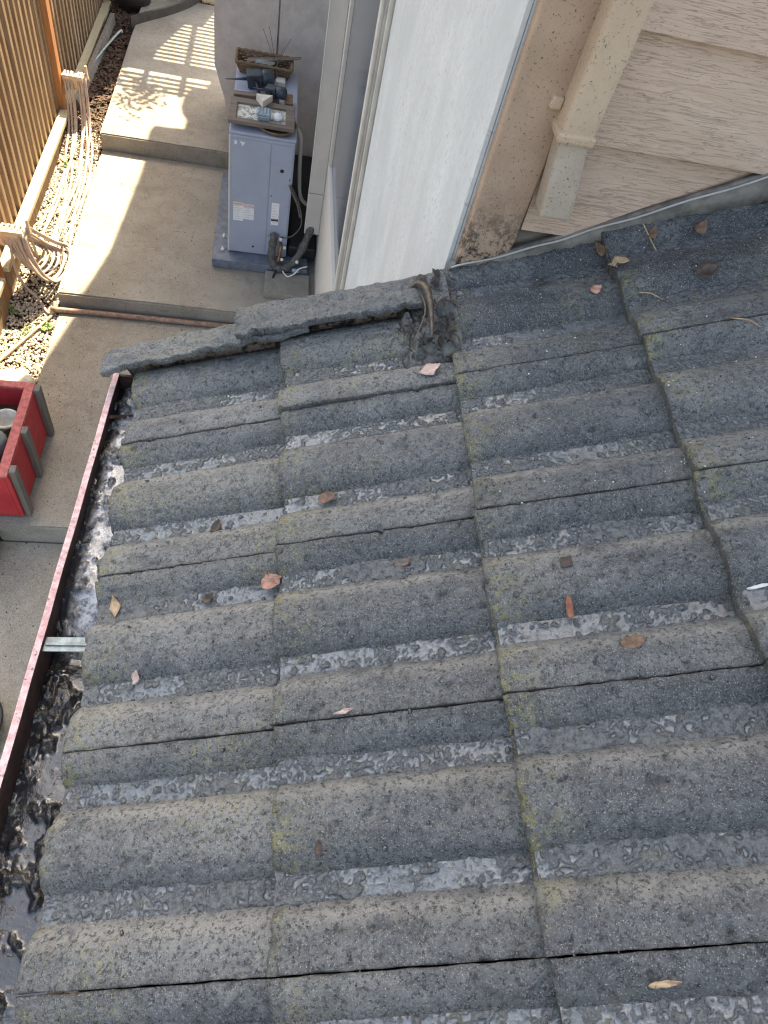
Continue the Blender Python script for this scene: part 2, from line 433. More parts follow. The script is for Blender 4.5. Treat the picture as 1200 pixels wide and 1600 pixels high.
# ------------------------------------------------------------------ levels
L0, L1, L2, L3 = -2.07, -2.20, -2.32, -2.47
PX = -1.09                                  # left edge of the path
Y01, Y12, Y23 = 4.80, 3.0, 1.22
TH = math.radians(24.62); CT, ST = math.cos(TH), math.sin(TH)
EXP, TW = 0.3361, 0.300
XW, YS = 0.645, 0.327                       # white wall plane, siding wall plane
def RP(u, v, h): return (u*CT-h*ST, v, u*ST+h*CT)
def RPn(u, v, h): return np.stack([u*CT-h*ST, v+0*u, u*ST+h*CT], -1)

# ------------------------------------------------------------------ ground and path
def sheet(name, x0, x1, y0, y1, z, mat, amp=.01, nx=40, ny=40, seed=0):
    xs = np.linspace(x0, x1, nx); ys = np.linspace(y0, y1, ny)
    X, Y = np.meshgrid(xs, ys)
    zz = z(X, Y) if callable(z) else z
    Z = zz+amp*(fbm(X*4, Y*4, seed)-.5)
    return quadmesh(name, np.stack([X, Y, Z], -1).reshape(-1, 3), gridfaces(ny, nx), mat)
structure(sheet('ground', -60, 60, -60, 60, -2.75, MAT['soil'], .0, 12, 12))
def slab(name, x0, x1, y0, y1, zb, zt, seed):
    """a cast landing with worn, slightly uneven edges"""
    bm = bmesh.new()
    vs = [bm.verts.new(p) for p in ((x0, y0, zb), (x1, y0, zb), (x1, y1, zb), (x0, y1, zb), (x0, y0, zt), (x1, y0, zt), (x1, y1, zt), (x0, y1, zt))]
    for f in ((3, 2, 1, 0), (4, 5, 6, 7), (0, 1, 5, 4), (1, 2, 6, 5), (2, 3, 7, 6), (3, 0, 4, 7)): bm.faces.new([vs[i] for i in f])
    bmesh.ops.bevel(bm, geom=list(bm.edges), offset=.010, segments=2, affect='EDGES')
    bmesh.ops.subdivide_edges(bm, edges=[e for e in bm.edges if e.calc_length() > .5], cuts=26, use_grid_fill=True)
    for v in bm.verts:
        a = np.array([v.co.x*9]); b = np.array([v.co.y*9+v.co.z*20])
        v.co.y += .006*(float(fbm(a, b, seed)[0])-.5); v.co.z += .004*(float(fbm(a+7, b, seed)[0])-.5)
        v.co.x += .008*(float(fbm(a+3, b+9, seed)[0])-.5)
    return structure(bmobj(name, bm, MAT['concrete']))
slab('path_upper_landing', PX, .70, Y01, 7.55, -2.7, L0, 1)
slab('path_middle_landing', PX, .70, Y12, Y01-.004, -2.7, L1, 2)
slab('path_lower_landing', PX, .70, Y23, Y12-.004, -2.7, L2, 3)
slab('path_bottom_landing', PX-.5, .70, -3.0, Y23-.004, -2.74, L3, 4)

def gz(X, Y):
    t = np.clip((Y-2.75)/.9, 0, 1); t = t*t*(3-2*t)
    z = -2.36+t*.10
    t2 = np.clip((Y-4.6)/.8, 0, 1)
    return z+t2*.12
bed = sheet('gravel_bed', -1.95, PX+.02, 1.0, 9.6, lambda X, Y: gz(X, Y)-.012, MAT['soil'], .03, 40, 240, 5); structure(bed)
structure(sheet('garden_bed_soil', PX+.02, .7, 7.5, 9.6, lambda X, Y: 0*X+L0-.03, MAT['soil'], .05, 40, 60, 6))

# pebbles: one mesh, nobody could count them
def ico():
    bm = bmesh.new(); bmesh.ops.create_icosphere(bm, subdivisions=1, radius=1.0)
    V = np.array([v.co[:] for v in bm.verts]); F = np.array([[v.index for v in f.verts] for f in bm.faces]); bm.free(); return V, F
IV, IF = ico()
def scatter(name, P, size, mat, squash=(.6, 1.0), tone=None, parent=None):
    n = len(P); sc = size[:, None]*rng.uniform(squash[0], squash[1], (n, 3))
    ang = rng.uniform(0, 6.28, n); ca, sa = np.cos(ang), np.sin(ang)
    V = IV[None]*sc[:, None, :]*(1+.18*rng.standard_normal((n, len(IV), 1)))
    X = V[..., 0]*ca[:, None]-V[..., 1]*sa[:, None]; Y = V[..., 0]*sa[:, None]+V[..., 1]*ca[:, None]
    V = np.stack([X, Y, V[..., 2]], -1)+P[:, None, :]
    F = IF[None]+(np.arange(n)*len(IV))[:, None, None]
    tn = rng.uniform(0, 1, n) if tone is None else tone
    return quadmesh(name, V.reshape(-1, 3), F.reshape(-1, 3), mat, parent, True, {'tone': np.repeat(tn, len(IV))})
n = 11000
x = rng.uniform(-1.52, PX-.005, n); y = rng.uniform(1.4, 5.25, n)
keep = ~((y > 4.75) & (rng.uniform(0, 1, n) < (y-4.75)*2)); x, y = x[keep], y[keep]
s = rng.uniform(.006, .0135, len(x))
stuff(scatter('pebbles', np.stack([x, y, gz(x, y)+.002+.005*rng.uniform(0, 1, len(x))], -1), s, MAT['pebble']),
      'loose tan pebble gravel between the wooden fence and the concrete path', 'gravel')
# bark mulch beyond the pebbles
def chips(name, n, x0, x1, y0, y1, zf, mat, lo=.008, hi=.03):
    c = np.stack([rng.uniform(x0, x1, n), rng.uniform(y0, y1, n)], -1)
    z = zf(c[:, 0], c[:, 1])+rng.uniform(.0, .012, n)
    a = rng.uniform(0, 6.28, n); L = rng.uniform(lo, hi, n); W = L*rng.uniform(.25, .6, n); tz = rng.uniform(-.5, .5, n)
    dx = np.stack([np.cos(a)*L, np.sin(a)*L, tz*L], -1); dy = np.stack([-np.sin(a)*W, np.cos(a)*W, rng.uniform(-.3, .3, n)*W], -1)
    C = np.stack([c[:, 0], c[:, 1], z], -1); up = np.array([0, 0, .004])
    V = np.stack([C-dx-dy, C+dx*.8-dy*.6, C+dx+dy, C-dx*.9+dy*.7], 1)
    V = np.concatenate([V, V+up], 1)
    F0 = np.array([[4, 5, 6, 7], [0, 1, 5, 4], [1, 2, 6, 5], [2, 3, 7, 6], [3, 0, 4, 7]])
    F = F0[None]+(np.arange(n)*8)[:, None, None]
    return quadmesh(name, V.reshape(-1, 3), F.reshape(-1, 4), mat, None, False)
stuff(chips('bark_mulch', 3800, -1.5, PX, 4.7, 9.4, gz, MAT['mulch']), 'dark bark mulch in the shaded bed beside the upper landing', 'mulch')
stuff(chips('bed_litter', 1500, PX+.02, .0, 7.52, 9.4, lambda x, y: L0-.03+0*x, MAT['mulch']), 'leaf litter in the planting bed beyond the path end', 'leaf litter')
# grit on the path
n = 700; x = rng.uniform(PX+.02, -.1, n); y = rng.uniform(.2, 4.78, n)
z = np.where(y > Y12, L1, np.where(y > Y23, L2, L3))
stuff(scatter('path_grit', np.stack([x, y, z+.002], -1), rng.uniform(.0015, .005, n), MAT['soil']), 'scattered dark grit lying on the concrete landings', 'grit')

# ------------------------------------------------------------------ fence
fence = thing('wooden_fence', 'tall cedar fence of narrow upright boards along the gravel strip', 'fence')
FX = -1.455
pitch = .112; y = 1.6; k = 0
while y < 9.3:
    dz = random.uniform(-.01, .01); dx = random.uniform(-.003, .003)
    w = random.uniform(.040, .047)
    box('board', (FX-.028+dx, y, -2.20+dz), (FX+dx, y+w, -.40+dz), MAT['board'], fence, .003)
    if y > 1.6: box('board', (FX-.095, y-.052, -2.20), (FX-.073, y+.006, -.40), MAT['board'], fence)
    y += pitch; k += 1
for py in (0.86, 3.02, 5.17, 7.32, 9.4):
    box('post', (FX-.055, py-.045, -2.6), (FX+.040, py+.045, -.38), MAT['post'], fence, .004)
for a, b in ((.90, 2.97), (3.07, 5.12), (5.22, 7.27), (7.37, 9.35)):
    box('rail', (FX+.003, a, -2.135), (FX+.075, b, -2.10), MAT['rail'], fence, .004)
    box('kickboard', (FX+.030, a, -2.42), (FX+.052, b, -2.139), MAT['greywood' if a > 5 else 'board'], fence, .002)
    box('rail', (FX-.070, a, -.62), (FX-.038, b, -.53), MAT['rail'], fence, .004)

# hose hangers and hoses
def hanger(y, label):
    t = thing('hose_hanger', label, 'hose hanger', 'wooden hose hangers on the fence')
    box('arm', (FX+.04, y-.035, -1.90), (-1.235, y+.035, -1.862), MAT['peg'], t, .006)
    box('front_plate', (-1.40, y-.062, -1.95), (-1.255, y-.038, -1.845), MAT['peg'], t, .005)
    hexa('end_stop', [(-1.24, y-.02, -1.88), (-1.215, y-.02, -1.88), (-1.215, y+.02, -1.88), (-1.24, y+.02, -1.88),
                      (-1.232, y-.01, -1.78), (-1.218, y-.01, -1.78), (-1.218, y+.01, -1.78), (-1.232, y+.01, -1.78)], MAT['peg'], t, .003)
    return t
hanger(3.16, 'wooden hose hanger on the near fence post carrying coiled beige hose')
hanger(5.22, 'wooden hose hanger farther along the fence with a small upright stop')
hz = thing('garden_hose', 'long beige hose looped between two wooden hangers over the gravel', 'hose')
def ground_z(x, y): return float(gz(np.array([x]), np.array([y]))[0])+.014
for i in range(9):
    f = i/8
    x1 = -1.36+.13*f; xm = -1.34+.22*f+random.uniform(-.02, .02); x2 = (-1.39, -1.366, -1.343, -1.335, -1.288, -1.268, -1.262, -1.238, -1.232)[i]
    wob = [random.uniform(-.034, .034) for _ in range(5)]
    P = [(x2, 5.30, -1.93), (x2, 5.235, -1.85), (x2+.004, 5.165, -1.875), (x2+.012, 5.11, -2.02), (x2*.7+xm*.3, 4.98, -2.18+.02*f),
         (xm*.8+x2*.2+wob[0], 4.72, ground_z(0, 4.72)+.01), (xm+wob[1], 4.35, ground_z(0, 4.35)+.008*(i % 2)),
         (xm+wob[2], 3.95, ground_z(0, 3.95)+.006*((i+1) % 2)), (xm+wob[3]+.01, 3.6, ground_z(0, 3.6)+.008*(i % 2)),
         (xm+wob[4]+.015, 3.35-.035*(i % 4), ground_z(0, 3.3)+.01)]
    if i % 2 == 0:
        P += [(xm*.5-.66, 3.26, -2.17), (x1-.015, 3.22, -2.0), (x1-.02, 3.19, -1.862), (x1-.02, 3.135, -1.85), (x1-.012, 3.09, -1.93)]
    tube('strand', smoothpath(P, 7), .0088, MAT['hose'], hz, 9)
for i in range(8):                                          # round coil hanging from the near hanger onto the pebbles
    f = .62+.062*i; tx = -1.375+.020*i; q = random.uniform(-.012, .012)
    ring = [(0, 0, .0), (.004, -.055, -.03), (.03, -.075, -.13), (.085, -.065, -.27), (.155, -.015, -.365), (.205, .12, -.385), (.205, .30, -.385), (.155, .36, -.378), (.08, .28, -.27), (.02, .12, -.09), (.0, .05, -.008)]
    P = []
    for a_, b_, c_ in ring:
        zz = max(-1.852+c_*min(1.0, f+.12), ground_z(0, 3.15+b_)+.004+.005*i)
        P.append((tx+a_*f*(1.15-.06*i)+q*abs(c_)*3, 3.15+b_*f+q, zz))
    tube('strand', smoothpath(P, 6), .0088, MAT['hose'], hz, 9)
tube('strand', smoothpath([(-1.33, 3.11, -1.87), (-1.335, 3.07, -1.98), (-1.33, 3.05, -2.12), (-1.29, 3.04, -2.22), (-1.23, 3.02, -2.28), (-1.17, 2.95, -2.325), (-1.135, 2.925, -2.318), (-1.115, 2.93, -2.305)], 7), .0088, MAT['hose'], hz, 9)
tube('tie_wire', smoothpath([(-1.22, 3.75, -2.2), (-1.15, 3.55, -2.2), (-1.13, 3.35, -2.2), (-1.16, 3.22, -2.19), (-1.24, 3.18, -2.17), (-1.28, 3.3, -2.2)], 8), .0035, MAT['wire'], hz, 6)
tag(tube('tan_hose', smoothpath([(-1.125, 3.02, -2.30), (-1.12, 2.94, -2.325), (-1.16, 2.85, -2.33), (-1.26, 2.65, -2.335), (-1.345, 2.47, -2.335), (-1.43, 2.28, -2.335)], 8), .010, MAT['hoseold'], None, 9),
    'single tan hose trailing across the pebbles toward the red planter', 'hose')
tag(tube('drain_pipe', smoothpath([(-1.135, 2.945, -2.298), (-.8, 2.952, -2.298), (-.3, 2.958, -2.298), (.35, 2.964, -2.298)], 5), .018, MAT['pipe'], None, 14),
    'brown weathered pipe lying along the foot of the lower step', 'pipe')
tag(tube('metal_rod', smoothpath([(-1.36, 5.72, -2.13), (-1.315, 6.0, -2.08), (-1.19, 6.5, -2.04), (-1.17, 6.55, -2.06)], 6), .011, MAT['galv'], None, 8),
    'pale bent rod sticking out of the mulch beside the fence', 'rod')
tag(hexa('edging_board', [(-1.335, 5.25, -2.2), (-1.30, 5.25, -2.2), (-1.28, 6.9, -2.2), (-1.315, 6.9, -2.2), (-1.37, 5.25, -2.07), (-1.335, 5.25, -2.07), (-1.29, 6.9, -2.05), (-1.325, 6.9, -2.05)], MAT['greywood'], None, .004),
    'dark leaning edging board between the fence and the upper landing', 'board')

# weeds
def weed(x, y, z, r, nleaf, label, seed):
    rg = random.Random(seed); V = []; F = []
    for i in range(nleaf):
        a = rg.uniform(0, 6.28); L = r*.75*rg.uniform(.5, 1.1); w = L*.22; up = rg.uniform(.3, 1.0)*L
        d = Vector((math.cos(a), math.sin(a), 0)); p = Vector((-d.y, d.x, 0)); o = Vector((x, y, z))+d*rg.uniform(0, r*.3)
        b = len(V)
        V += [o, o+d*L*.5+p*w+Vector((0, 0, up*.7)), o+d*L+Vector((0, 0, up*.8)), o+d*L*.5-p*w+Vector((0, 0, up*.7)), o+d*L*.5+Vector((0, 0, up*.62))]
        F += [(b, b+1, b+4), (b+1, b+2, b+4), (b+2, b+3, b+4), (b+3, b, b+4)]
    tag(mesh('weed', V, F, MAT['leafgreen']), label, 'weed', 'small weeds in the gravel')
weed(-1.33, 4.53, -2.23, .045, 16, 'small bright weed among the far hose strands', 1)
weed(-1.37, 2.93, -2.34, .05, 16, 'small weed in the pebbles close to the near fence rail', 2)
weed(-1.135, 2.81, -2.35, .055, 20, 'small weed beside the end of the brown pipe', 3)
weed(-1.22, 3.40, -2.25, .04, 14, 'small weed inside the near hose coil', 4)
weed(-1.26, 2.75, -2.35, .045, 14, 'small weed beside the tan hose in the open pebbles', 5)

# ------------------------------------------------------------------ far bed: pots, edging, post
pot = thing('round_pot', 'big dark round pot in the bed at the end of the fence', 'pot')
lathe('body', [(.14, -2.14), (.19, -1.98), (.215, -1.82), (.235, -1.815), (.235, -1.785), (.212, -1.785), (.195, -1.86)], MAT['potdark'], pot, 32, (-1.17, 7.32, 0))
lathe('soil', [(.01, -1.845), (.20, -1.85), (.20, -1.87)], MAT['soil'], pot, 24, (-1.17, 7.32, 0))
pot2 = thing('round_pot', 'second dark round pot behind the path end, partly out of the picture', 'pot')
lathe('body', [(.14, -2.14), (.20, -1.98), (.22, -1.84), (.245, -1.835), (.245, -1.80), (.218, -1.80), (.20, -1.88)], MAT['potdark'], pot2, 32, (-.62, 8.05, 0))
lathe('soil', [(.01, -1.865), (.205, -1.87), (.205, -1.89)], MAT['soil'], pot2, 24, (-.62, 8.05, 0))
V = []; F = []
ep = smoothpath([(-1.12, 6.75, 0), (-.98, 6.93, 0), (-.82, 7.12, 0), (-.66, 7.36, 0), (-.56, 7.58, 0), (-.50, 7.9, 0)], 6)
for i, p in enumerate(ep):
    q = ep[min(i+1, len(ep)-1)]-ep[max(i-1, 0)]; nrm = Vector((-q.y, q.x, 0)).normalized()*.012
    V += [p-nrm+Vector((0, 0, L0-.06)), p+nrm+Vector((0, 0, L0-.06)), p+nrm+Vector((0, 0, L0+.075)), p-nrm+Vector((0, 0, L0+.075))]
for i in range(len(ep)-1):
    for k in range(4): F.append((i*4+k, i*4+(k+1) % 4, i*4+4+(k+1) % 4, i*4+4+k))
F += [(0, 1, 2, 3), tuple(len(V)-4+k for k in (3, 2, 1, 0))]
tag(mesh('bed_edging', V, F, MAT['potdark']), 'black curved edging strip crossing the far end of the path', 'edging')
weed(-.82, 7.52, L0, .07, 24, 'leafy green weed between the two dark pots', 8)
tag(box('timber_post', (-.53, 7.62, -2.3), (-.33, 7.80, -1.2), MAT['peg'], None, .006), 'short pale timber post at the far end of the path', 'post')

# ------------------------------------------------------------------ house
house = thing('house', 'tan and white house with a dark tiled lean-to roof and side window', 'house')
ZB = -2.6
# white side wall round the window opening
WY0, WY1, WZ0, WZ1 = 1.93, 3.47, -1.30, 1.1
def wallpart(name, y0, y1, z0, z1, mat): return box(name, (XW, y0, z0), (XW+.12, y1, z1), mat, house)
wallpart('white_wall', YS+.002, 1.90, ZB, 3.2, MAT['white'])
wallpart('wall_below_window', 1.902, 4.898, ZB, WZ0-.002, MAT['cream'])
wallpart('wall_beside_window', WY1, 4.898, WZ0, 3.2, MAT['cream'])
wallpart('wall_above_window', 1.902, WY1-.002, WZ1, 3.2, MAT['cream'])
win = box('window', (XW+.015, 1.904, WZ0+.002), (XW+.03, WY1-.003, WZ1-.002), MAT['glass'], house)
for i, (y0, y1, d, m) in enumerate(((1.815, 1.86, .008, 'casing'), (1.832, 1.875, .016, 'casing_lt'), (1.848, 1.89, .024, 'casing'), (1.862, 1.905, .032, 'casing'), (1.878, 1.925, .038, 'casing_lt'))):
    box('casing_strip', (XW-d, y0, ZB+.1), (XW-.0005-.001*i, y1, 1.2), MAT[m], win, .002)
box('sill', (XW-.006, 1.93, WZ0-.02), (XW+.012, WY1, WZ0), MAT['cream'], win)
box('frame_edge', (XW-.004, WY1-.012, WZ0), (XW+.014, WY1+.004, WZ1), MAT['casing_lt'], win)
# grey projecting wall beyond the outdoor unit, lower corner cut back
yg = 4.90
pts = [(-.195, 3.2), (-.195, -1.45), (-.06, -1.88), (.0, -2.055), (XW+.1, -2.055), (XW+.1, 3.2)]
V = [(x, yg, z) for x, z in pts]+[(x, yg+.9, z) for x, z in pts]; m_ = len(pts)
mesh('projecting_wall', V, [tuple(range(m_-1, -1, -1)), tuple(range(m_, 2*m_))]+[(k, (k+1) % m_, m_+(k+1) % m_, m_+k) for k in range(m_)], MAT['greywall'], house)
box('wall_seam', (.262, yg-.004, -2.0), (.268, yg+.01, 3.2), MAT['deck'], house)
# siding wall facing the camera
box('siding_backing', (XW+.108, YS-.003, -1), (4.2, YS+.1, 3.2), MAT['greywood_x'], house)
zb = .395; hgt = .182; k = 0
while zb < 3.1:
    z0, z1 = zb, zb+hgt+.015
    hexa('siding_board', [(.755, YS-.024, z0), (4.0, YS-.024, z0), (4.0, YS-.006, z0), (.755, YS-.006, z0),
                          (.755, YS-.006, z1), (4.0, YS-.006, z1), (4.0, YS+.003, z1), (.755, YS+.003, z1)], MAT['siding'], house, .0015)
    zb += hgt
box('corner_trim', (XW+.003, YS-.028, .10), (XW+.106, YS+.000, 3.2), MAT['trim'], house, .004)
box('corner_edge_strip', (XW-.010, YS+.002, -.6), (XW-.001, YS+.028, 3.2), MAT['white'], house, .001)
ds = hexa('downspout', [(.737, .250, .600), (.797, .250, .600), (.797, .304, .600), (.737, .304, .600), (.727, .250, 3.0), (.787, .250, 3.0), (.787, .304, 3.0), (.727, .304, 3.0)], MAT['spout'], house, .007)
hexa('lower_section', [(.757, .247, .458), (.820, .247, .458), (.820, .296, .458), (.757, .296, .458), (.741, .254, .602), (.794, .254, .602), (.794, .300, .602), (.741, .300, .602)], MAT['spout_grey'], ds, .006)
box('joint_band', (.733, .246, .596), (.801, .306, .612), MAT['spout'], ds, .004)
hexa('strap', [(.714, .290, .628), (.736, .290, .628), (.736, .305, .628), (.714, .305, .628), (.716, .290, .648), (.736, .290, .648), (.736, .305, .648), (.716, .305, .648)], MAT['spout'], ds, .003)
# slabs added out of view, outlined to shade this corner of the yard
def shade_pt(x, y, z, zc): d = zc-z; return (x+d*S.x/S.z, y+d*S.y/S.z)
def eave(name, pts, zc, th):  # extrudes the outline of one added shade slab
    m_ = len(pts); V = [(x, y, zc) for x, y in pts]+[(x, y, zc+th) for x, y in pts]
    return mesh(name, V, [tuple(range(m_-1, -1, -1)), tuple(range(m_, 2*m_))]+[(k, (k+1) % m_, m_+(k+1) % m_, m_+k) for k in range(m_)], MAT['cream'], house)
ZA, ZC = 3.2, 1.8
eave('upper_shade_slab', [(-.02, .55), (4.2, .55), (4.2, 2.75), (-.02, 2.75)], ZA, .2)
g = [(-2.1, -.3, L3), (-2.0, .4, L3), (-1.75, 1.0, L3), (-1.35, 1.75, L2), (-1.10, 2.42, L2), (-.995, 2.90, L2), (-.93, 3.03, L1), (-.81, 3.6, L1), (-.765, 4.15, L1), (-.725, 4.70, L1), (-.70, 5.04, L0), (-.44, 5.06, L0),
     (-.43, 5.31, L0), (-.475, 5.40, L0), (-.50, 5.52, L0), (-.49, 5.66, L0), (-.46, 5.76, L0), (-.33, 5.78, L0), (-.31, 5.94, L0), (-.10, 6.0, L0), (-.05, 8.2, L0)]
edge = [shade_pt(x, y, z, ZC) for x, y, z in g]  # slab outline projected back from the shadow edge it casts
eave('wing_shade_slab', edge+[(XW-.003, edge[-1][1]), (XW-.003, edge[0][1])], ZC, .16)
box('wall_under_roof', (XW+.002, -4.0, ZB), (XW+.12, YS-.03, -.10), MAT['cream'], house)

# ------------------------------------------------------------------ lean-to roof
UMAX = 5*EXP+.1
def slabuv(name, u0, u1, v0, v1, h0, h1, mat, parent, bevel=0):
    return hexa(name, [RP(u0, v0, h0), RP(u1, v0, h0), RP(u1, v1, h0), RP(u0, v1, h0), RP(u0, v0, h1), RP(u1, v0, h1), RP(u1, v1, h1), RP(u0, v1, h1)], mat, parent, bevel)
roof = slabuv('lean_to_roof', .045, UMAX, -4*TW-.25, YS-.026, -.100, -.074, MAT['deck'], house)
H = .027
def prof(s):
    s = np.mod(s+.08, TW)-.08                     # barrel -.08..046 | pan .046-.077 | barrel .077-.19 | pan .19-.22
    out = np.zeros_like(s)
    for a, b in ((-.080, .048), (.075, .192)):
        t = np.clip((s-a)/(b-a), 0, 1)
        out = np.maximum(out, H*(1-np.abs(2*t-1)**2.9))
    return out
def panmask(s):
    s = np.mod(s+.08, TW)-.08
    m = np.zeros_like(s)
    for c in (.0615, .206): m = np.maximum(m, np.exp(-((s-c)/.0165)**4))
    return m
def wornmask(s):
    s = np.mod(s+.08, TW)-.08
    m = np.zeros_like(s)
    for a, b in ((-.080, .048), (.075, .192)):
        t = (s-a)/(b-a); m = np.maximum(m, np.exp(-((t-.15)/.12)**2))
    return m
def damp_shade_mask(s):
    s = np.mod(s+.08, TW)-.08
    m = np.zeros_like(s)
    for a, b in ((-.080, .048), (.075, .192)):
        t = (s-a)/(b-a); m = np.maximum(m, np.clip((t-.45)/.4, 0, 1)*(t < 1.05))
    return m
def surf(u, v, i, k, off):
    """top height of tile (course i, row k) at roof coordinates u, v"""
    s = -k*TW-v
    s = -(v+k*TW)
    return prof(s)-H-.0220*(u-i*EXP)/EXP+off[0]+off[1]*(u-i*EXP)+off[2]*(s-.15)
OFF = {}
def tile(i, k, smax=TW-.0010, smin=.0008, umax=None):
    rs = np.random.default_rng(100+i*17+k*5)
    off = (rs.uniform(-.0012, .0012), rs.uniform(-.004, .004), rs.uniform(-.008, .008))
    if (i, k) == (1, -1): off = (.006, -.012, .018)
    if (i, k) == (0, -1): off = (.003, -.004, .004)
    OFF[(i, k)] = off
    du = rs.uniform(-.004, .004)
    u0 = i*EXP+du; u1 = (i+1)*EXP+.06
    us = np.concatenate([[0, .0008, .002, .004, .007], np.linspace(.011, u1-u0, 92)])+u0
    ss = np.concatenate([[smin, smin+.0007, smin+.002, smin+.004], np.linspace(smin+.007, smax-.007, 92), [smax-.004, smax-.002, smax-.0007, smax]])
    U, Sg = np.meshgrid(us, ss); Vv = -k*TW-Sg
    h = prof(Sg)-H-.0220*(U-i*EXP)/EXP+off[0]+off[1]*(U-i*EXP)+off[2]*(Sg-.15)
    h = h+.0034*(fbm(U*26, Vv*26, 3+i)-.5)+.0034*(fbm(U*95, Vv*95, 9, 3)-.5)
    h = h-.0006*np.clip((Sg < .1)*(1-Sg/.05), 0, 1)*(k >= 0)                       # the underlap side sits a touch lower
    e1 = U-u0; e2 = Sg-smin; e3 = smax-Sg
    for e_, r_ in ((e1, .006), (e2, .0018), (e3, .0018)):
        q = np.clip(1-e_/r_, 0, 1); h = h-r_*.75*(1-np.sqrt(np.clip(1-q*q, 0, 1)))
    chip = np.clip(fbm(U*45, Vv*45, 31+i, 3)-.56, 0, 1)*(np.exp(-e1/.008)*.05+np.exp(-e3/.004)*.02); h = h-chip
    h = h-np.clip(fbm(U*70, Vv*70, 57, 3)-.66, 0, 1)*.03
    # ragged edges
    jit = .0016*(fbm(Vv*90, U*90, 5, 3)-.5)
    Uj = U+np.where(e1 < .003, .0025*(fbm(Vv*45, Vv*0+i, 41)-.5), 0)
    Vj = Vv+np.where(e2 < .003,   .0024*(fbm(U*45, U*0+k, 42)-.5), 0)+np.where(e3 < .003, .0024*(fbm(U*50, U*0+k+9, 43)-.5), 0)+jit*0
    P = RPn(Uj, Vj, h); nr, nc = U.shape
    vv = P.reshape(-1, 3); F = gridfaces(nr, nc)[:, ::-1]
    ring = np.concatenate([np.arange(0, nc), np.arange(1, nr)*nc+nc-1, (nr-1)*nc+np.arange(nc-2, -1, -1), np.arange(nr-2, 0, -1)*nc])
    low = vv[ring].copy(); low = low-np.array([-ST, 0, CT])*.0230
    base = len(vv); m = len(ring); a = np.arange(m)
    SF = np.stack([ring[a], ring[(a+1) % m], base+(a+1) % m, base+a], -1)
    pan = panmask(Sg); worn = wornmask(Sg)*(.35+.65*fbm(U*5, Vv*5, 77)); 
    butt = np.exp(-e1/.035); edge = np.maximum(np.exp(-e1/.006), np.maximum(np.exp(-e2/.003), np.exp(-e3/.003)))
    at = {kk: np.concatenate([x.ravel(), np.full(m, z)]) for kk, x, z in (('pan', pan, 0), ('worn', worn, 0), ('butt', butt, 0), ('edge', edge, .9), ('damp_shade', damp_shade_mask(Sg), .5), ('wet', np.clip((Vv-.0)/.16, 0, 1)*np.clip((U-.66)/.05, 0, 1), 0))}
    return quadmesh('roof_tile', np.concatenate([vv, low]), np.concatenate([F, SF]), MAT['tile'], roof, True, at)
for i in range(5):
    for k in range(-1, 4):
        if k == -1 and i < 2: tile(i, k, smin=.052)          # cut short under the verge tiles
        elif k == -1: tile(i, k, smin=-.004)
        else: tile(i, k)
def htop(u, v):
    i = int(math.floor(u/EXP)); k = int(math.floor(-v/TW)); off = OFF.get((i, k), (0, 0, 0))
    return float(surf(np.array([u]), np.array([v]), i, k, off)[0])

# sludge crust lying in the pans
VV = []; FF = []; LUMP = []; base = 0
for i in range(5):
    for k in range(-1, 4):
        off = OFF[(i, k)]
        for c in (.0615, .206):
            if k == -1 and i < 2 and c < .1: continue
            u0 = i*EXP+.004; u1 = (i+1)*EXP+(.02 if i < 4 else 0)
            us = np.arange(u0, u1, .0021); ss = np.arange(c-.028, c+.028, .0020)
            U, Sg = np.meshgrid(us, ss); Vv = -k*TW-Sg
            h = surf(U, Vv, i, k, off)
            big = fbm(U*8, Vv*8, 71+k, 2)
            wx = U+.012*fbm(U*30, Vv*30, 5, 2); wy = Vv+.012*fbm(U*30, Vv*30, 15, 2)
            worm = 1-np.abs(2*fbm(wx*135, wy*135, 91+i, 2)-1)*3.0; blob = (fbm(U*80, Vv*80, 51+i, 3)-.5)*5
            lump = np.clip(np.maximum(worm*.75, blob)+(big-.50)*2.3-.10, 0, 1)
            lvl = prof(np.full_like(Sg, c))-H-.0220*(U-i*EXP)/EXP+off[0]+off[1]*(U-i*EXP)+off[2]*(Sg-.15)
            crust = lvl+.0018+.0034*lump+.0012*lump*(fbm(U*190, Vv*190, 23, 2)-.5)+.0045*(big-.5)
            LUMP.append(lump.ravel())
            d = np.abs(Sg-c); crust = crust-np.clip(d-.009-.020*fbm(U*22, Vv*22, 33+k, 3), 0, 1)*.8
            crust = crust-.02*np.clip(.012-(U-u0), 0, 1)
            VV.append(RPn(U, Vv, crust).reshape(-1, 3)); FF.append(gridfaces(*U.shape, off=base)[:, ::-1]); base += U.size
so = quadmesh('pan_sludge', np.concatenate(VV), np.concatenate(FF), MAT['sludge'], None, True, {'lump': np.concatenate(LUMP)})
stuff(so, 'wet crusty black silt lying in the channels between the tile rolls', 'silt')

# fallen crumbs on the tiles
def on_roof(n, u0, u1, v0, v1):
    u = rng.uniform(u0, u1, n); v = rng.uniform(v0, v1, n)
    h = np.array([htop(a, b) for a, b in zip(u, v)])
    return np.array(RPn(u, v, h+.001))
crumb = on_roof(1500, .02, 1.6, -1.15, .22)
stuff(scatter('dirt_crumbs', crumb, rng.uniform(.0008, .0026, len(crumb))*np.where(rng.uniform(0, 1, len(crumb)) > .96, 2.0, 1), MAT['clump'], (.4, 1.0)),
      'scattered dark crumbs of dirt over the roof tiles', 'dirt')
fl = on_roof(240, .70, 1.6, -.35, .29)
stuff(scatter('pale_flecks', fl, rng.uniform(.0009, .0021, len(fl)), LEAF['white'], (.3, 1.0)), 'tiny pale petal flecks on the upper right tiles', 'flecks')

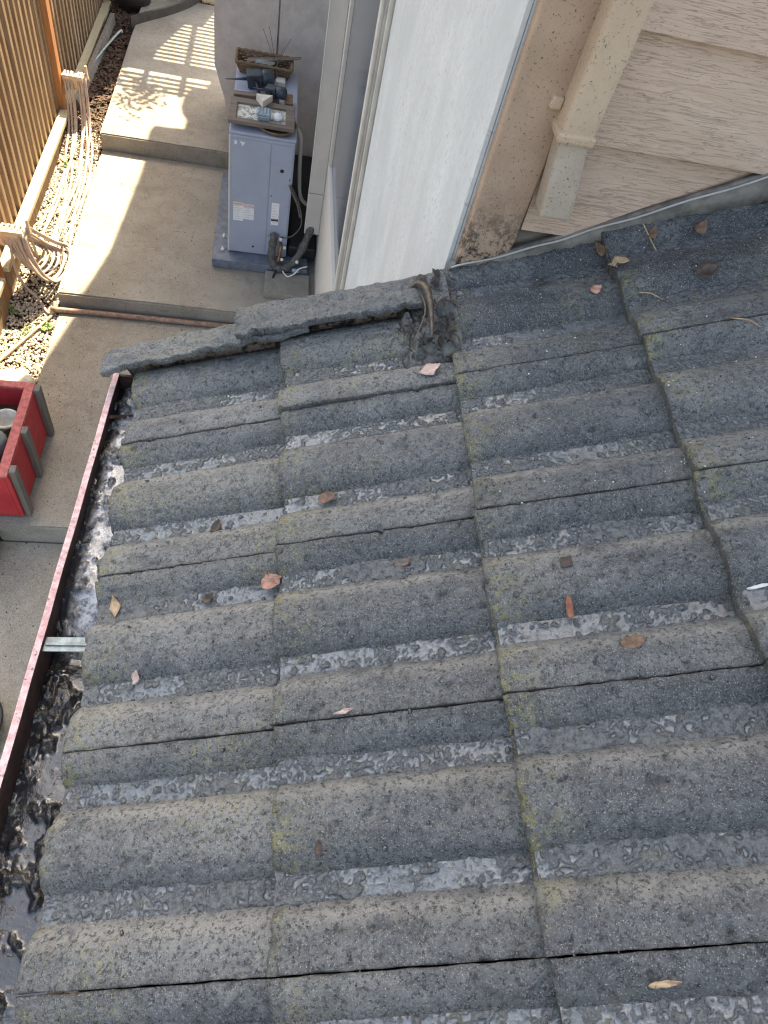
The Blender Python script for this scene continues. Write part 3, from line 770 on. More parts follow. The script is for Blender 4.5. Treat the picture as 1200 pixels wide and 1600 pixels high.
# verge tiles along the far edge
def verge(name, u0, u1, v0, v1, hl, hu, droop, seed, endcut=0.0):
    nu, nv = 90, 30
    us = np.linspace(0, 1, nu); vs = np.linspace(0, 1, nv)
    U, Vt = np.meshgrid(us, vs)
    u = u0+(u1-u0)*U; v = v0+(v1-v0)*Vt
    if endcut: u = u+endcut*np.clip((.45-Vt)/.45, 0, 1)*(1-U)*0+endcut*np.clip(Vt-.5, 0, 1)*(1-U)**6
    h = hl+(hu-hl)*U-.012*np.clip(Vt-.85, 0, 1)/.15
    h = h+.014*(fbm(u*24, v*24, seed)-.5)+.010*(fbm(u*80, v*80, seed+3, 3)-.5)
    for e_ in ((u-u0), (v-v0)):
        q = np.clip(1-np.abs(e_)/.003, 0, 1); h = h-.002*(1-np.sqrt(np.clip(1-q*q, 0, 1)))
    v = v+np.where(Vt == 0, .012*(fbm(u*40, u*0, seed+5)-.5), 0); u = u+np.where(U == 0, .008*(fbm(v*60, v*0, seed+6)-.5), 0)
    P = RPn(u, v, h); P = P.reshape(-1, 3)
    ring = np.concatenate([np.arange(0, nu), np.arange(1, nv)*nu+nu-1, (nv-1)*nu+np.arange(nu-2, -1, -1), np.arange(nv-2, 0, -1)*nu])
    low = P[ring].copy(); far = (np.arange(len(ring)) >= nu+nv-1) & (np.arange(len(ring)) < nu+nv-1+nu)
    low = low-np.array([-ST, 0, CT])*np.where(far, droop, .013)[:, None]
    m = len(ring); a = np.arange(m); b = len(P)
    SF = np.stack([ring[a], ring[(a+1) % m], b+(a+1) % m, b+a], -1)
    n_ = len(P)+m; z = np.zeros(n_); e_ = np.zeros(n_); e_[b:] = .9; w = np.concatenate([np.full(len(P), .12), np.zeros(m)])
    return quadmesh(name, np.concatenate([P, low]), np.concatenate([gridfaces(nv, nu)[:, ::-1]*1, SF]), MAT['tile'], roof, True, {'pan': z, 'worn': w, 'butt': z, 'edge': e_, 'damp_shade': z+.8, 'wet': z})
verge('verge_tile', -.060, .40, .186, .258, .038, .026, .11, 11, .03)
verge('verge_tile', .252, .690, .184, .278, .052, .020, .12, 23)
# verge and eave boards under the tiles
slabuv('verge_board', .0, .68, .235, .262, -.17, -.02, MAT['trim'], roof, .002)
box('fascia_board', (.030, -1.5, -.20), (.052, .26, -.055), MAT['trim'], roof, .002)
# flashing strip on the siding wall
P = smoothpath([RP(.700, YS-.024, -.004), RP(.85, YS-.026, -.002), RP(1.0, YS-.024, .006), RP(1.2, YS-.026, .022), RP(1.45, YS-.024, .04), RP(1.75, YS-.026, .05)], 8)
V = []; F = []
for j, p in enumerate(P):
    w = .003*math.sin(j*1.7)+.002*math.sin(j*.6)
    V += [p+Vector((0, -.006+w, -.055)), p+Vector((0, -.004+w, .004)), p+Vector((0, .008, .010)), p+Vector((0, .010, -.06))]
for j in range(len(P)-1):
    for q in range(4): F.append((j*4+q, j*4+(q+1) % 4, j*4+4+(q+1) % 4, j*4+4+q))
F += [(3, 2, 1, 0), tuple(len(V)-4+q for q in range(4))]
mesh('flashing', V, F, MAT['flash'], house, True)
tube('flashing_bead', [p+Vector((0, -.008, .006+.002*math.sin(j*.9))) for j, p in enumerate(P)], lambda t: .0022, MAT['casing'], house, 7)

# ------------------------------------------------------------------ gutter
def gx(y): return -.056+(y+.0)*.048                         # outer lip line drifts slightly out toward the camera
gut = hexa('gutter', [(gx(-1.6)-.012, -1.6, -.162), (.028, -1.6, -.162), (.028, .245, -.162), (gx(.245)-.004, .245, -.162),
                      (gx(-1.6)-.012, -1.6, -.155), (.028, -1.6, -.155), (.028, .245, -.155), (gx(.245)-.004, .245, -.155)], MAT['gut_in'], house)
ys = np.linspace(-1.6, .245, 70)
V = []; F = []
for j, yy in enumerate(ys):
    g_ = gx(yy)+.0004*math.sin(yy*31); zt = -.052+.0004*math.sin(yy*17)
    V += [(g_-.013, yy, zt-.016), (g_-.012, yy, zt-.001), (g_-.010, yy, zt+.001), (g_, yy, zt), (g_+.001, yy, zt-.004), (g_-.003, yy, -.158), (g_-.008, yy, -.158), (g_-.009, yy, zt-.016)]
for j in range(len(ys)-1):
    for q in range(8): F.append((j*8+q, j*8+(q+1) % 8, j*8+8+(q+1) % 8, j*8+8+q))
F += [tuple(range(7, -1, -1)), tuple(len(V)-8+q for q in range(8))]
lip = mesh('front_wall', V, F, MAT['gut_in'], gut)
lip.data.materials.append(MAT['lip'])
for p in lip.data.polygons:
    if p.index < (len(ys)-1)*8 and p.index % 8 in (0, 1, 2): p.material_index = 1
box('end_cap', (gx(.24), .240, -.156), (.028, .246, -.056), MAT['gut_in'], gut)
hexa('hanger_strap', [(gx(-.40)-.002, -.412, -.066), (.045, -.412, -.064), (.045, -.386, -.064), (gx(-.38)-.002, -.386, -.066),
                      (gx(-.40)-.002, -.412, -.063), (.045, -.412, -.061), (.045, -.386, -.061), (gx(-.38)-.002, -.386, -.063)], MAT['galv'], gut)
hexa('strap_rib', [(gx(-.40)+.004, -.403, -.063), (.04, -.403, -.061), (.04, -.396, -.061), (gx(-.40)+.004, -.396, -.063),
                   (gx(-.40)+.004, -.402, -.0595), (.04, -.402, -.0575), (.04, -.397, -.0575), (gx(-.40)+.004, -.397, -.0595)], MAT['galv'], gut)
hexa('hanger_strap', [(gx(.10)-.001, .118, -.064), (.0, .150, -.09), (.0, .158, -.09), (gx(.10)-.001, .126, -.064), (gx(.10)-.001, .118, -.061), (.0, .150, -.087), (.0, .158, -.087), (gx(.10)-.001, .126, -.061)], MAT['gut_in'], gut)
# sludge in the gutter
ysl = np.arange(-1.35, .24, .0032); xt = np.linspace(0, 1, 34)
Yg, Tg = np.meshgrid(ysl, xt)
Xg = (-.056+Yg*.048-.001)*(1-Tg)+.027*Tg
lev = -.128+.046*np.clip((Yg+.40)/.12, 0, 1)-.006*np.clip((Yg-.05)/.1, 0, 1)
nz = fbm(Xg*45, Yg*32, 61, 5); rid = np.abs(fbm(Xg*80, Yg*80, 63, 3)-.5)*2
glump = np.clip((nz-.5)*4.5+(rid-.35)*.9+.0, 0, 1)*np.where(Yg > -.40, .7, 1.0)
Zg = lev+.016*glump+.004*(fbm(Xg*12, Yg*12, 3, 2)-.5)+.006*Tg
Zg = Zg-.022*np.clip(.32-Tg, 0, 1)*(Yg > -.42)                 # falls away along the front wall
stuff(quadmesh('gutter_sludge', np.stack([Xg, Yg, Zg], -1).reshape(-1, 3), gridfaces(*Yg.shape)[:, ::-1], MAT['gsludge'], None, True, {'lump': glump, 'pale': np.clip((Yg+.41)/.05, 0, 1)*np.clip((Tg-.12)/.2, 0, 1)}), 'wet grey silt and granules filling the open gutter', 'silt')  # pale: upper stretch coloured to stand for sky glare

# ------------------------------------------------------------------ debris clump at the wall corner
dc = thing('debris_clump', 'dark heap of rotted leaves and bark at the roof corner beside the wall', 'debris')
nu, nv = 80, 80
U, T = np.meshgrid(np.linspace(.54, .70, nu), np.linspace(.03, .30, nv))
hm = np.clip(1-((U-.650)/.078)**2, 0, 1)*np.clip(1-((T-.175)/.115)**2, 0, 1)*(.4+1.2*fbm(U*18, T*18, 2, 3))
hgt_ = -.050+.062*np.sqrt(hm)*(.35+1.1*fbm(U*34, T*34, 5, 4))+.012*(fbm(U*90, T*90, 8, 3)-.5)
quadmesh('heap', RPn(U, T, hgt_).reshape(-1, 3), gridfaces(nv, nu)[:, ::-1], MAT['clump'], dc, True, {'lump': np.ones(nu*nv)})
fn = 300; fu = rng.normal(.650, .030, fn).clip(.56, .69); fv = rng.normal(.17, .055, fn).clip(.04, .285)
fh = -.024+.030*np.sqrt(np.clip(1-((fu-.65)/.078)**2, 0, 1)*np.clip(1-((fv-.175)/.115)**2, 0, 1))+rng.uniform(-.006, .006, fn)
fa = rng.uniform(0, 6.28, fn); fl_ = rng.uniform(.002, .008, fn); fw_ = fl_*rng.uniform(.2, .7, fn)
def fpt(a, b): 
    du = a*fl_*np.cos(fa)-b*fw_*np.sin(fa); dv = a*fl_*np.sin(fa)+b*fw_*np.cos(fa)
    return RPn(fu+du, fv+dv, fh+.004*a*rng.uniform(-1, 1, fn)+.003*b*rng.uniform(-1, 1, fn))
FV = np.stack([fpt(-1, 0), fpt(0, -1), fpt(1, 0), fpt(0, 1)], 1)
lit = quadmesh('leaf_litter', FV.reshape(-1, 3), np.arange(fn*4).reshape(-1, 4), LEAF['mud'], dc, False); lit['kind'] = 'stuff'
def strip(name, pts, w, mat, parent, curl=.3):
    P = smoothpath(pts, 8); V = []; F = []; n = len(P)
    for j, p in enumerate(P):
        t = (P[min(j+1, n-1)]-P[max(j-1, 0)]).normalized(); s_ = t.cross(Vector((-ST, 0, CT))).normalized()
        ww = w*math.sin(math.pi*min(1, .12+.88*(1-abs(2*j/(n-1)-.8)/1.8)))
        ww = w*(1-(j/(n-1))**3)*(.4+.6*min(1, j/4))
        up = Vector((-ST, 0, CT))
        V += [p-s_*ww, p+up*ww*curl, p+s_*ww, p+up*(ww*curl-.0015)]
    for j in range(n-1):
        for q in range(4): F.append((j*4+q, j*4+(q+1) % 4, j*4+4+(q+1) % 4, j*4+4+q))
    return mesh(name, V, F, mat, parent, True)
strip('bark_strip', [RP(.612, .238, .020), RP(.632, .232, .034), RP(.648, .205, .040), RP(.652, .165, .034), RP(.649, .125, .024), RP(.645, .095, .014)], .008, LEAF['bark'], dc, .4)
strip('bark_strip', [RP(.622, .225, .024), RP(.638, .195, .030), RP(.640, .155, .026), RP(.622, .118, .016), RP(.600, .090, .004)], .0022, LEAF['bark'], dc, .4)
for a_, b_, c_, s_ in ((.640, .250, .030, .022), (.668, .228, .036, .02), (.672, .17, .03, .024), (.664, .12, .022, .024), (.655, .085, .012, .022), (.625, .10, .008, .018), (.60, .245, .012, .018), (.672, .262, .03, .016), (.676, .095, .015, .02)):
    ang = random.uniform(0, 6.28); ca, sa = math.cos(ang), math.sin(ang); V = []
    for j in range(9):
        aa = j/9*6.28; rr = s_*random.uniform(.5, 1.0); V.append(RP(a_+rr*math.cos(aa)*ca*.6-rr*math.sin(aa)*sa*.6, b_+rr*math.cos(aa)*sa+rr*math.sin(aa)*ca, c_-.006+random.uniform(-.006, .006)))
    V.append(RP(a_, b_, c_+.001)); V.append(RP(a_, b_, c_-.016))
    mesh('leaf_scrap', V, [(j, (j+1) % 9, 9) for j in range(9)]+[((j+1) % 9, j, 10) for j in range(9)], LEAF['mud'], dc)

# ------------------------------------------------------------------ fallen leaves
def leaf(u, v, L, W, ang, kind, label, curl=.25, shape='ovate', lift=.004, group=None, fold=0.0, name='fallen_leaf'):
    n = 13; V = []; F = []; ca, sa = math.cos(ang), math.sin(ang)
    for j in range(n):
        t = j/(n-1); w = W*.5*(math.sin(math.pi*t**.8)**.8 if shape == 'ovate' else (1-abs(2*t-1)))+.0004
        w *= random.uniform(.85, 1.1)
        for q in (-1, -.5, 0, .5, 1):
            a = (t-.5)*L; b = q*w
            h = lift+curl*L*(2*t-1)**2*.5+abs(q)*w*fold+.0015*math.sin(7*t+q*3)
            uu, vv = u+a*ca-b*sa, v+a*sa+b*ca
            V.append(RP(uu, vv, htop(uu, vv)*.5+htop(u, v)*.5+h))
    for j in range(n-1):
        for q in range(4): F.append((j*5+q, j*5+q+1, j*5+6+q, j*5+5+q))
    b = len(V); up = Vector((-ST, 0, CT))*.0007
    V2 = [Vector(p)-up for p in V]
    F2 = [tuple(x_+b for x_ in reversed(f)) for f in F]
    side = [j*5 for j in range(n)]+[j*5+4 for j in range(n-1, -1, -1)]
    SF = [(side[j], side[(j+1) % len(side)], side[(j+1) % len(side)]+b, side[j]+b) for j in range(len(side))]
    o = mesh(name, [Vector(p) for p in V]+V2, F+F2+SF, LEAF[kind], None, True)
    return tag(o, label, 'leaf', 'fallen leaves on the tiles')
leaf(.320, -.352, .040, .026, .15, 'orange', 'curled orange leaf in the channel at the first tile joint line', .35, fold=.9, lift=.008)
leaf(.038, -.355, .040, .020, 1.75, 'tan', 'tan diamond-shaped leaf standing at the eave end of a channel', .1, 'diamond', .010)
leaf(.630, .034, .046, .036, .3, 'pink', 'pale pink leaf lying below the dark debris heap', .15, 'diamond', .006)
leaf(.421, -.207, .034, .024, .2, 'brown', 'crumpled brown leaf in the second course channel', .4, fold=.5, lift=.006)
leaf(.095, -.488, .022, .016, 1.2, 'pink', 'small pink leaf on the silt near the gutter strap', .2, 'diamond', .006)
leaf(1.003, .275, .040, .020, 1.9, 'brown', 'brown leaf nearest the wall flashing', .2, lift=.008)
leaf(1.014, .190, .040, .020, 2.6, 'tan', 'tan leaf caught in the step between two courses below the wall', .2, lift=.010, fold=.5)
leaf(.966, .157, .024, .022, .4, 'orange', 'small round orange leaf on the dark tile below the downspout', .1, lift=.004)
leaf(1.159, .128, .040, .030, .2, 'dark', 'dark curled leaf on the upper right tile', .5, fold=.8, lift=.004)
leaf(.783, -.482, .034, .011, 1.5, 'rust', 'narrow rust-coloured leaf in the channel of the third course', .1, lift=.006)
leaf(.792, -.416, .024, .022, .8, 'dark', 'dark square scrap of leaf on a roll of the third course', .1, 'diamond', .003)
leaf(.856, -.548, .036, .022, .2, 'brown', 'flat brown leaf stuck on a pale worn roll of the third course', .05, lift=.002)
leaf(.446, -.594, .030, .008, .15, 'pink', 'thin pink scrap caught in a tile joint of the second course', .2, 'diamond', .005)
leaf(.543, -.355, .030, .014, .2, 'brown', 'small brown leaf in the wet channel of the second course', .2, lift=.006)
leaf(1.04, -.491, .034, .004, .05, 'white', 'white splinter lying on the fourth course tile', .05, lift=.003, name='splinter')
leaf(.791, -.931, .036, .006, .05, 'tan', 'pale splinter in the channel near the bottom right of the roof', .05, lift=.008, name='splinter')
leaf(1.10, .268, .026, .018, 1.0, 'brown', 'small brown leaf with a twig at the foot of the siding', .4, lift=.008)
leaf(.405, -.765, .018, .010, 1.4, 'dark', 'tiny black scrap on a roll of the second course, low in the picture', .3, lift=.003)
leaf(.205, -.362, .024, .016, .7, 'dark', 'dark crumpled leaf in the first course channel between the tan and orange leaves', .5, fold=.5, lift=.006)
leaf(.205, -.215, .030, .020, 1.2, 'dark', 'blackened leaf stuck on the flank of a first course roll', .3, lift=.003)
leaf(1.19, .262, .030, .022, .6, 'brown', 'brown leaf against the wall flashing farther to the right', .4, lift=.01)
def twig(pts, r, label):
    tag(tube('twig', smoothpath([RP(u, v, htop(u, v)+h) for u, v, h in pts], 6), r, LEAF['tan'], None, 6), label, 'twig', 'twigs on the tiles')
twig([(1.085, .285, .012), (1.092, .262, .010), (1.100, .235, .004)], .0014, 'thin upright twig below the siding at the upper right')
twig([(1.035, .118, .003), (1.055, .112, .008), (1.075, .100, .004), (1.085, .106, .003)], .0012, 'pale forked twig on the upper right tile')
twig([(1.16, .0, .003), (1.185, -.012, .005), (1.20, -.025, .003)], .0012, 'short twig on the yellow-stained tile of the fourth course')

# ------------------------------------------------------------------ outdoor unit
ax0, ax1, ay0, ay1, az0, az1 = 0.0, .420, 3.585, 4.50, L1+.075, -1.235
box('pad_dummy', (0, 0, 0), (.01, .01, .01), MAT['acpad']) if False else None
pad = tag(box('unit_pad', (-.112, 3.473, L1+.002), (.585, 4.60, L1+.070), MAT['acpad'], None, .006), 'blue-grey plastic pad under the outdoor heat pump unit', 'pad')
ac = thing('heat_pump', 'blue-grey outdoor heat pump unit standing on a pad by the wall', 'heat pump')
box('cabinet', (ax0, ay0, az0), (ax1, ay1, az1-.022), MAT['ac'], ac, .010)
box('top_cover', (ax0-.004, ay0-.006, az1-.020), (ax1+.004, ay1+.004, az1), MAT['ac'], ac, .007)
sp = box('side_panel', (.012, ay0-.004, az0+.01), (.264, ay0+.002, az1-.045), MAT['ac'], ac, .002)
svc = box('service_panel', (.272, ay0-.005, az0+.01), (.408, ay0+.002, az1-.045), MAT['ac'], ac, .002)
box('panel_line', (.282, ay0-.0065, -1.44), (.37, ay0-.004, -1.437), MAT['labelink'], svc)
box('front_edge', (ax0-.006, ay0-.002, az0), (ax0+.006, ay0+.010, az1-.03), MAT['ac_lt'], ac, .003)
g_ = box('fan_grille', (ax0-.012, ay0+.10, az0+.08), (ax0-.002, ay1-.12, az1-.10), MAT['slate'], ac, .004)
def screw(x, z, r, par): lathe('screw_hole', [(r, 0), (r, .002)], MAT['black'], par, 12, (x, ay0-.005, z), Matrix.Rotation(math.pi/2, 3, 'X'))
screw(.345, -1.452, .013, svc); screw(.175, -2.06, .008, sp); screw(.285, -1.64, .004, svc); screw(.285, -1.95, .004, svc)
def label(x0, x1, z0, z1, rows, bands, par):
    lb = box('label', (x0, ay0-.0058, z0), (x1, ay0-.0046, z1), MAT['paper'], par)
    for r in range(rows):
        zz = z1-(z1-z0)*(r+.8)/(rows+.6)
        box('print_line', (x0+.006, ay0-.0064, zz), (x0+.006+(x1-x0-.012)*random.uniform(.5, 1), ay0-.0056, zz+.0026), MAT['labelink'], lb)
    for m_, a_, b_ in bands: box('band', (x0+.002, ay0-.0063, a_), (x1-.002, ay0-.0054, b_), MAT[m_], lb)
label(.030, .098, -1.862, -1.722, 8, (('labelorange', -1.745, -1.726),), sp)
label(.099, .172, -1.845, -1.728, 6, (('labelred', -1.755, -1.732),), sp)
label(.292, .345, -1.860, -1.690, 7, (('black', -1.830, -1.812),), svc)
box('label_remnant', (.03, ay0-.0058, -1.318), (.045, ay0-.0046, -1.295), MAT['paper'], sp)
mesh('label_remnant', [(.065, ay0-.0055, -1.295), (.10, ay0-.0055, -1.297), (.082, ay0-.0055, -1.325)], [(0, 1, 2)], MAT['paper'], sp)
for yy in (3.62, 3.78):
    lathe('foot_bolt', [(.012, 0), (.012, .010), (.006, .012), (.006, .025)], MAT['wcap'], ac, 10, (-.045+.01*(yy-3.6), yy-.03, L1+.070))
box('mounting_foot', (-.03, 3.60, L1+.071), (.45, 3.66, L1+.0745), MAT['acpad'], ac)
# pipework at the service valves
pw = thing('refrigerant_pipe', 'grey foil-wrapped pipe bundle curling from the heat pump to the wall', 'pipe')
tube('insulation', smoothpath([(.325, 3.57, -1.93), (.318, 3.53, -1.96), (.312, 3.50, -2.03), (.325, 3.475, -2.10), (.37, 3.46, -2.135), (.43, 3.47, -2.12), (.49, 3.50, -2.07), (.545, 3.56, -1.97), (.585, 3.62, -1.86), (.595, 3.64, -1.80)], 8), lambda t: .028+.004*math.sin(t*60), MAT['rubber'], pw, 12)
tube('valve_pipe', smoothpath([(.375, 3.58, -2.0), (.375, 3.54, -2.01), (.37, 3.52, -2.06), (.36, 3.49, -2.10)], 6), .012, MAT['copper'], pw, 10)
for p in ((.372, 3.545, -1.955), (.405, 3.545, -2.02), (.39, 3.50, -2.09), (.50, 3.465, -2.07)):
    lathe('cap', [(.012, 0), (.013, .012), (.009, .018)], MAT['wcap'], pw, 10, p)
tube('cable', smoothpath([(.372, 3.58, -1.95), (.41, 3.55, -1.93), (.46, 3.55, -1.90), (.505, 3.56, -1.83), (.50, 3.6, -1.75), (.47, 3.62, -1.66), (.44, 3.60, -1.60), (.405, 3.585, -1.53), (.40, 3.58, -1.50)], 8), .004, MAT['wire'], pw, 6)
V = []
cp = smoothpath([(.405, 3.575, -1.54), (.44, 3.59, -1.62), (.475, 3.61, -1.70), (.50, 3.60, -1.78)], 30)
coil = [p+Vector((math.cos(j*1.25)*.011, math.sin(j*1.25)*.011, 0)) for j, p in enumerate(cp)]
tube('coiled_conduit', coil, .0035, MAT['greywood'], pw, 5)
tube('drain_hose', smoothpath([(.36, 3.45, -2.13), (.34, 3.40, -2.15), (.33, 3.34, -2.17), (.325, 3.22, -2.18)], 6), .009, MAT['black'], pw, 8)
lathe('coupling', [(.014, 0), (.016, .02), (.016, .045), (.012, .05)], MAT['tin'], pw, 12, (.47, 3.44, -2.12), Matrix.Rotation(math.pi/2, 3, 'Y'))
tube('white_cable', smoothpath([(.40, 3.43, -2.13), (.44, 3.40, -2.15), (.49, 3.42, -2.13), (.52, 3.44, -2.10), (.58, 3.48, -2.10)], 6), .005, MAT['wcap'], pw, 6)
tag(tube('grey_conduit', smoothpath([(.43, 3.86, -1.30), (.46, 3.84, -1.36), (.47, 3.80, -1.55), (.49, 3.78, -1.72), (.54, 3.80, -1.80), (.62, 3.82, -1.83)], 8), .014, MAT['cover'], None, 10),
    'grey flexible conduit looping behind the heat pump to the wall', 'conduit')
lc = thing('line_cover', 'tan plastic line cover running up the wall behind the heat pump', 'line cover')
box('channel', (.540, 3.600, -1.59), (.6435, 3.672, 2.6), MAT['cover'], lc, .004)
box('lower_channel', (.538, 3.598, -1.905), (.6435, 3.674, -1.593), MAT['cover'], lc, .004)
box('edge_bead', (.5365, 3.597, -1.905), (.5415, 3.603, 2.6), MAT['cream'], lc, .001)
tag(box('paving_block', (.275, 3.19, L1+.001), (.60, 3.455, L1+.045), MAT['stone'], None, .01), 'pale concrete block in front of the heat pump pad', 'block')
blk = bpy.data.objects['paving_block']; blk.data.materials[0] = MAT['concrete']

tag(box('gap_shade_block', (.432, 3.60, L1+.0715), (.640, 4.88, L1+.17), MAT['black'], None, .02), 'added black block standing for the deep shade between the heat pump and the wall', 'shade block')  # black block added to paint the deep shade of the gap
# things on top of the unit
zt = az1+.001
fr = thing('picture_frame', 'old brown picture frame with a faded tree print lying on the heat pump', 'picture frame')
fz = zt+.034
def ftilt(x, y, z): return (x, y, fz+z+(y-3.68)*.05)
def fbar(x0, x1, y0, y1, h): 
    return hexa('frame_bar', [ftilt(x0, y0, 0), ftilt(x1, y0, 0), ftilt(x1, y1, 0), ftilt(x0, y1, 0), ftilt(x0, y0, h), ftilt(x1, y0, h), ftilt(x1, y1, h), ftilt(x0, y1, h)], MAT['frame'], fr, .004)
fbar(-.015, .405, 3.605, 3.645, .024); fbar(-.015, .405, 3.825, 3.880, .022); fbar(-.015, .035, 3.6455, 3.8245, .023); fbar(.345, .405, 3.6455, 3.8245, .023)
hexa('print', [ftilt(.03, 3.64, .002), ftilt(.35, 3.64, .002), ftilt(.35, 3.83, .002), ftilt(.03, 3.83, .002), ftilt(.03, 3.64, .008), ftilt(.35, 3.64, .008), ftilt(.35, 3.83, .008), ftilt(.03, 3.83, .008)], MAT['print'], fr)
tag(lathe('clay_dish', [(.09, 0), (.125, .012), (.135, .030), (.128, .030), (.115, .014), (.01, .010)], MAT['clay'], None, 32, (.29, 3.70, zt)), 'round brown dish under the picture frame', 'dish')
tag(hexa('stone_wedge', [(.135, 3.86, fz+.035), (.25, 3.86, fz+.035), (.25, 3.89, fz+.035), (.135, 3.89, fz+.035), (.13, 3.85, fz+.075), (.24, 3.87, fz+.075), (.235, 3.90, fz+.075), (.13, 3.90, fz+.075)], MAT['stone'], None, .004) if False else
    mesh('stone_wedge', [(.15, 3.88, fz+.032), (.255, 3.89, fz+.032), (.195, 3.79, fz+.032), (.15, 3.88, fz+.072), (.255, 3.89, fz+.072), (.195, 3.79, fz+.072)],
         [(2, 1, 0), (3, 4, 5), (0, 1, 4, 3), (1, 2, 5, 4), (2, 0, 3, 5)], MAT['stone']), 'pale wedge-shaped stone resting on the picture frame', 'stone')
tin = thing('tin_box', 'small blue-grey ribbed tin standing on the picture print', 'tin')
box('body', (.165, 3.66, fz+.012), (.245, 3.73, fz+.045), MAT['tin'], tin, .008)
box('lid', (.158, 3.655, fz+.046), (.252, 3.738, fz+.062), MAT['tin'], tin, .006)
for j in range(4): box('lid_rib', (.172+j*.020, 3.66, fz+.0615), (.180+j*.020, 3.733, fz+.067), MAT['tin'], tin, .002)
tag(lathe('paper_ball', [(.012, 0), (.034, .008), (.036, .022), (.022, .036), (.004, .040)], MAT['paper'], None, 9, (.295, 3.71, fz+.012), None, False), 'crumpled white paper lump beside the ribbed tin', 'paper')
tag(hexa('timber_offcut', [(-.0, 3.955, zt), (.30, 3.99, zt), (.30, 4.04, zt), (.0, 4.005, zt), (.0, 3.955, zt+.045), (.30, 3.99, zt+.045), (.30, 4.04, zt+.045), (.0, 4.005, zt+.045)], MAT['greywood_x'], None, .004), 'brown timber offcut lying across the heat pump top', 'timber')
tag(box('brick_piece', (.335, 3.93, zt), (.39, 4.06, zt+.055), MAT['clay'], None, .005), 'small brown brick piece at the edge of the heat pump top', 'brick')
def floodlight(cx, cy, cz, rz, label, sc=1.0):
    t = thing('garden_spotlight', label, 'spotlight', 'dark garden spotlights on the heat pump')
    m = Matrix.Translation((cx, cy, cz)) @ Matrix.Rotation(rz, 4, 'Z') @ Matrix.Rotation(-.12, 4, 'Y') @ Matrix.Scale(sc, 4)
    def put(o): o.data.transform(m); return o
    put(box('head', (-.055, -.05, 0), (.045, .05, .085), MAT['slate'], t, .008))
    put(lathe('lens_ring', [(.045, 0), (.052, .02), (.052, .075), (.040, .085), (.03, .078)], MAT['slate'], t, 20, (.045, 0, .045), Matrix.Rotation(math.pi/2, 3, 'Y')))
    put(tube('spike', [(-.05, 0, .04), (-.12, .0, .04), (-.20, .004, .038)], lambda f: .012*(1-.8*f), MAT['slate'], t, 8))
    put(tube('bracket', [(.0, -.05, .05), (.01, -.10, .03), (.02, -.15, .006)], .012, MAT['black'], t, 8))
    return t
floodlight(.135, 4.19, zt+.012, .1, 'dark slate spotlight with a pointed spike lying left on the heat pump')
floodlight(.255, 4.00, zt+.048, -.35, 'second black spotlight lying between the timber and the brick piece', .72)
bk = thing('wicker_basket', 'shallow brown wicker basket at the back of the heat pump top', 'basket')
bx0, bx1, by0, by1 = .025, .345, 4.36, 4.49
for j in range(6):
    e_ = .006*j; z_ = zt+.008+.014*j
    pts = [(bx0-e_, by0-e_, z_), (bx1+e_, by0-e_, z_), (bx1+e_, by1+e_, z_), (bx0-e_, by1+e_, z_), (bx0-e_, by0-e_, z_)]
    P = []
    for a_, b_ in zip(pts[:-1], pts[1:]):
        a_, b_ = Vector(a_), Vector(b_); nn = max(4, int((b_-a_).length/.012))
        for q in range(nn): P.append(a_.lerp(b_, q/nn)+Vector((0, 0, .003*math.sin(q*1.6+j*3.1)))+Vector((.002, .002, 0))*math.cos(q*1.6+j*3.1))
    P.append(Vector(pts[-1])); tube('woven_strand', P, .0085 if j < 5 else .011, MAT['wicker'], bk, 6)
box('base', (bx0, by0, zt), (bx1, by1, zt+.008), MAT['wicker'], bk, .002)
tag(hexa('wood_strip', [(.06, 4.38, zt+.06), (.07, 4.45, zt+.06), (.44, 4.50, zt+.105), (.43, 4.46, zt+.105), (.06, 4.38, zt+.066), (.07, 4.45, zt+.066), (.44, 4.50, zt+.111), (.43, 4.46, zt+.111)], MAT['greywood_x'], None, .001), 'thin grey slat laid across the wicker basket', 'slat')
ws = thing('wire_stems', 'bundle of thin wires sticking up from the wicker basket', 'wire')
tube('wire', smoothpath([(.275, 4.30, zt+.01), (.272, 4.34, zt+.12), (.268, 4.40, zt+.35), (.264, 4.5, zt+.75)], 5), .004, MAT['wire'], ws, 6)
for dx_, hh in ((-.10, .20), (-.06, .22), (.09, .17), (.05, .12)):
    tube('wire', smoothpath([(.265, 4.42, zt+.05), (.265+dx_*.5, 4.43, zt+.06+hh*.5), (.265+dx_, 4.45, zt+.06+hh)], 4), .0018, MAT['wire'], ws, 5)
tag(mesh('green_scrap', [(.12, 4.37, zt+.075), (.24, 4.365, zt+.078), (.26, 4.41, zt+.082), (.13, 4.42, zt+.080), (.18, 4.39, zt+.092)], [(0, 1, 4), (1, 2, 4), (2, 3, 4), (3, 0, 4), (3, 2, 1, 0)], MAT['potgrey']), 'dull grey-green scrap inside the wicker basket', 'scrap')
tag(box('pale_bracket', (.27, 4.25, zt), (.335, 4.33, zt+.03), MAT['ac_lt'], None, .004), 'small pale bracket between the basket and the spotlight', 'bracket')

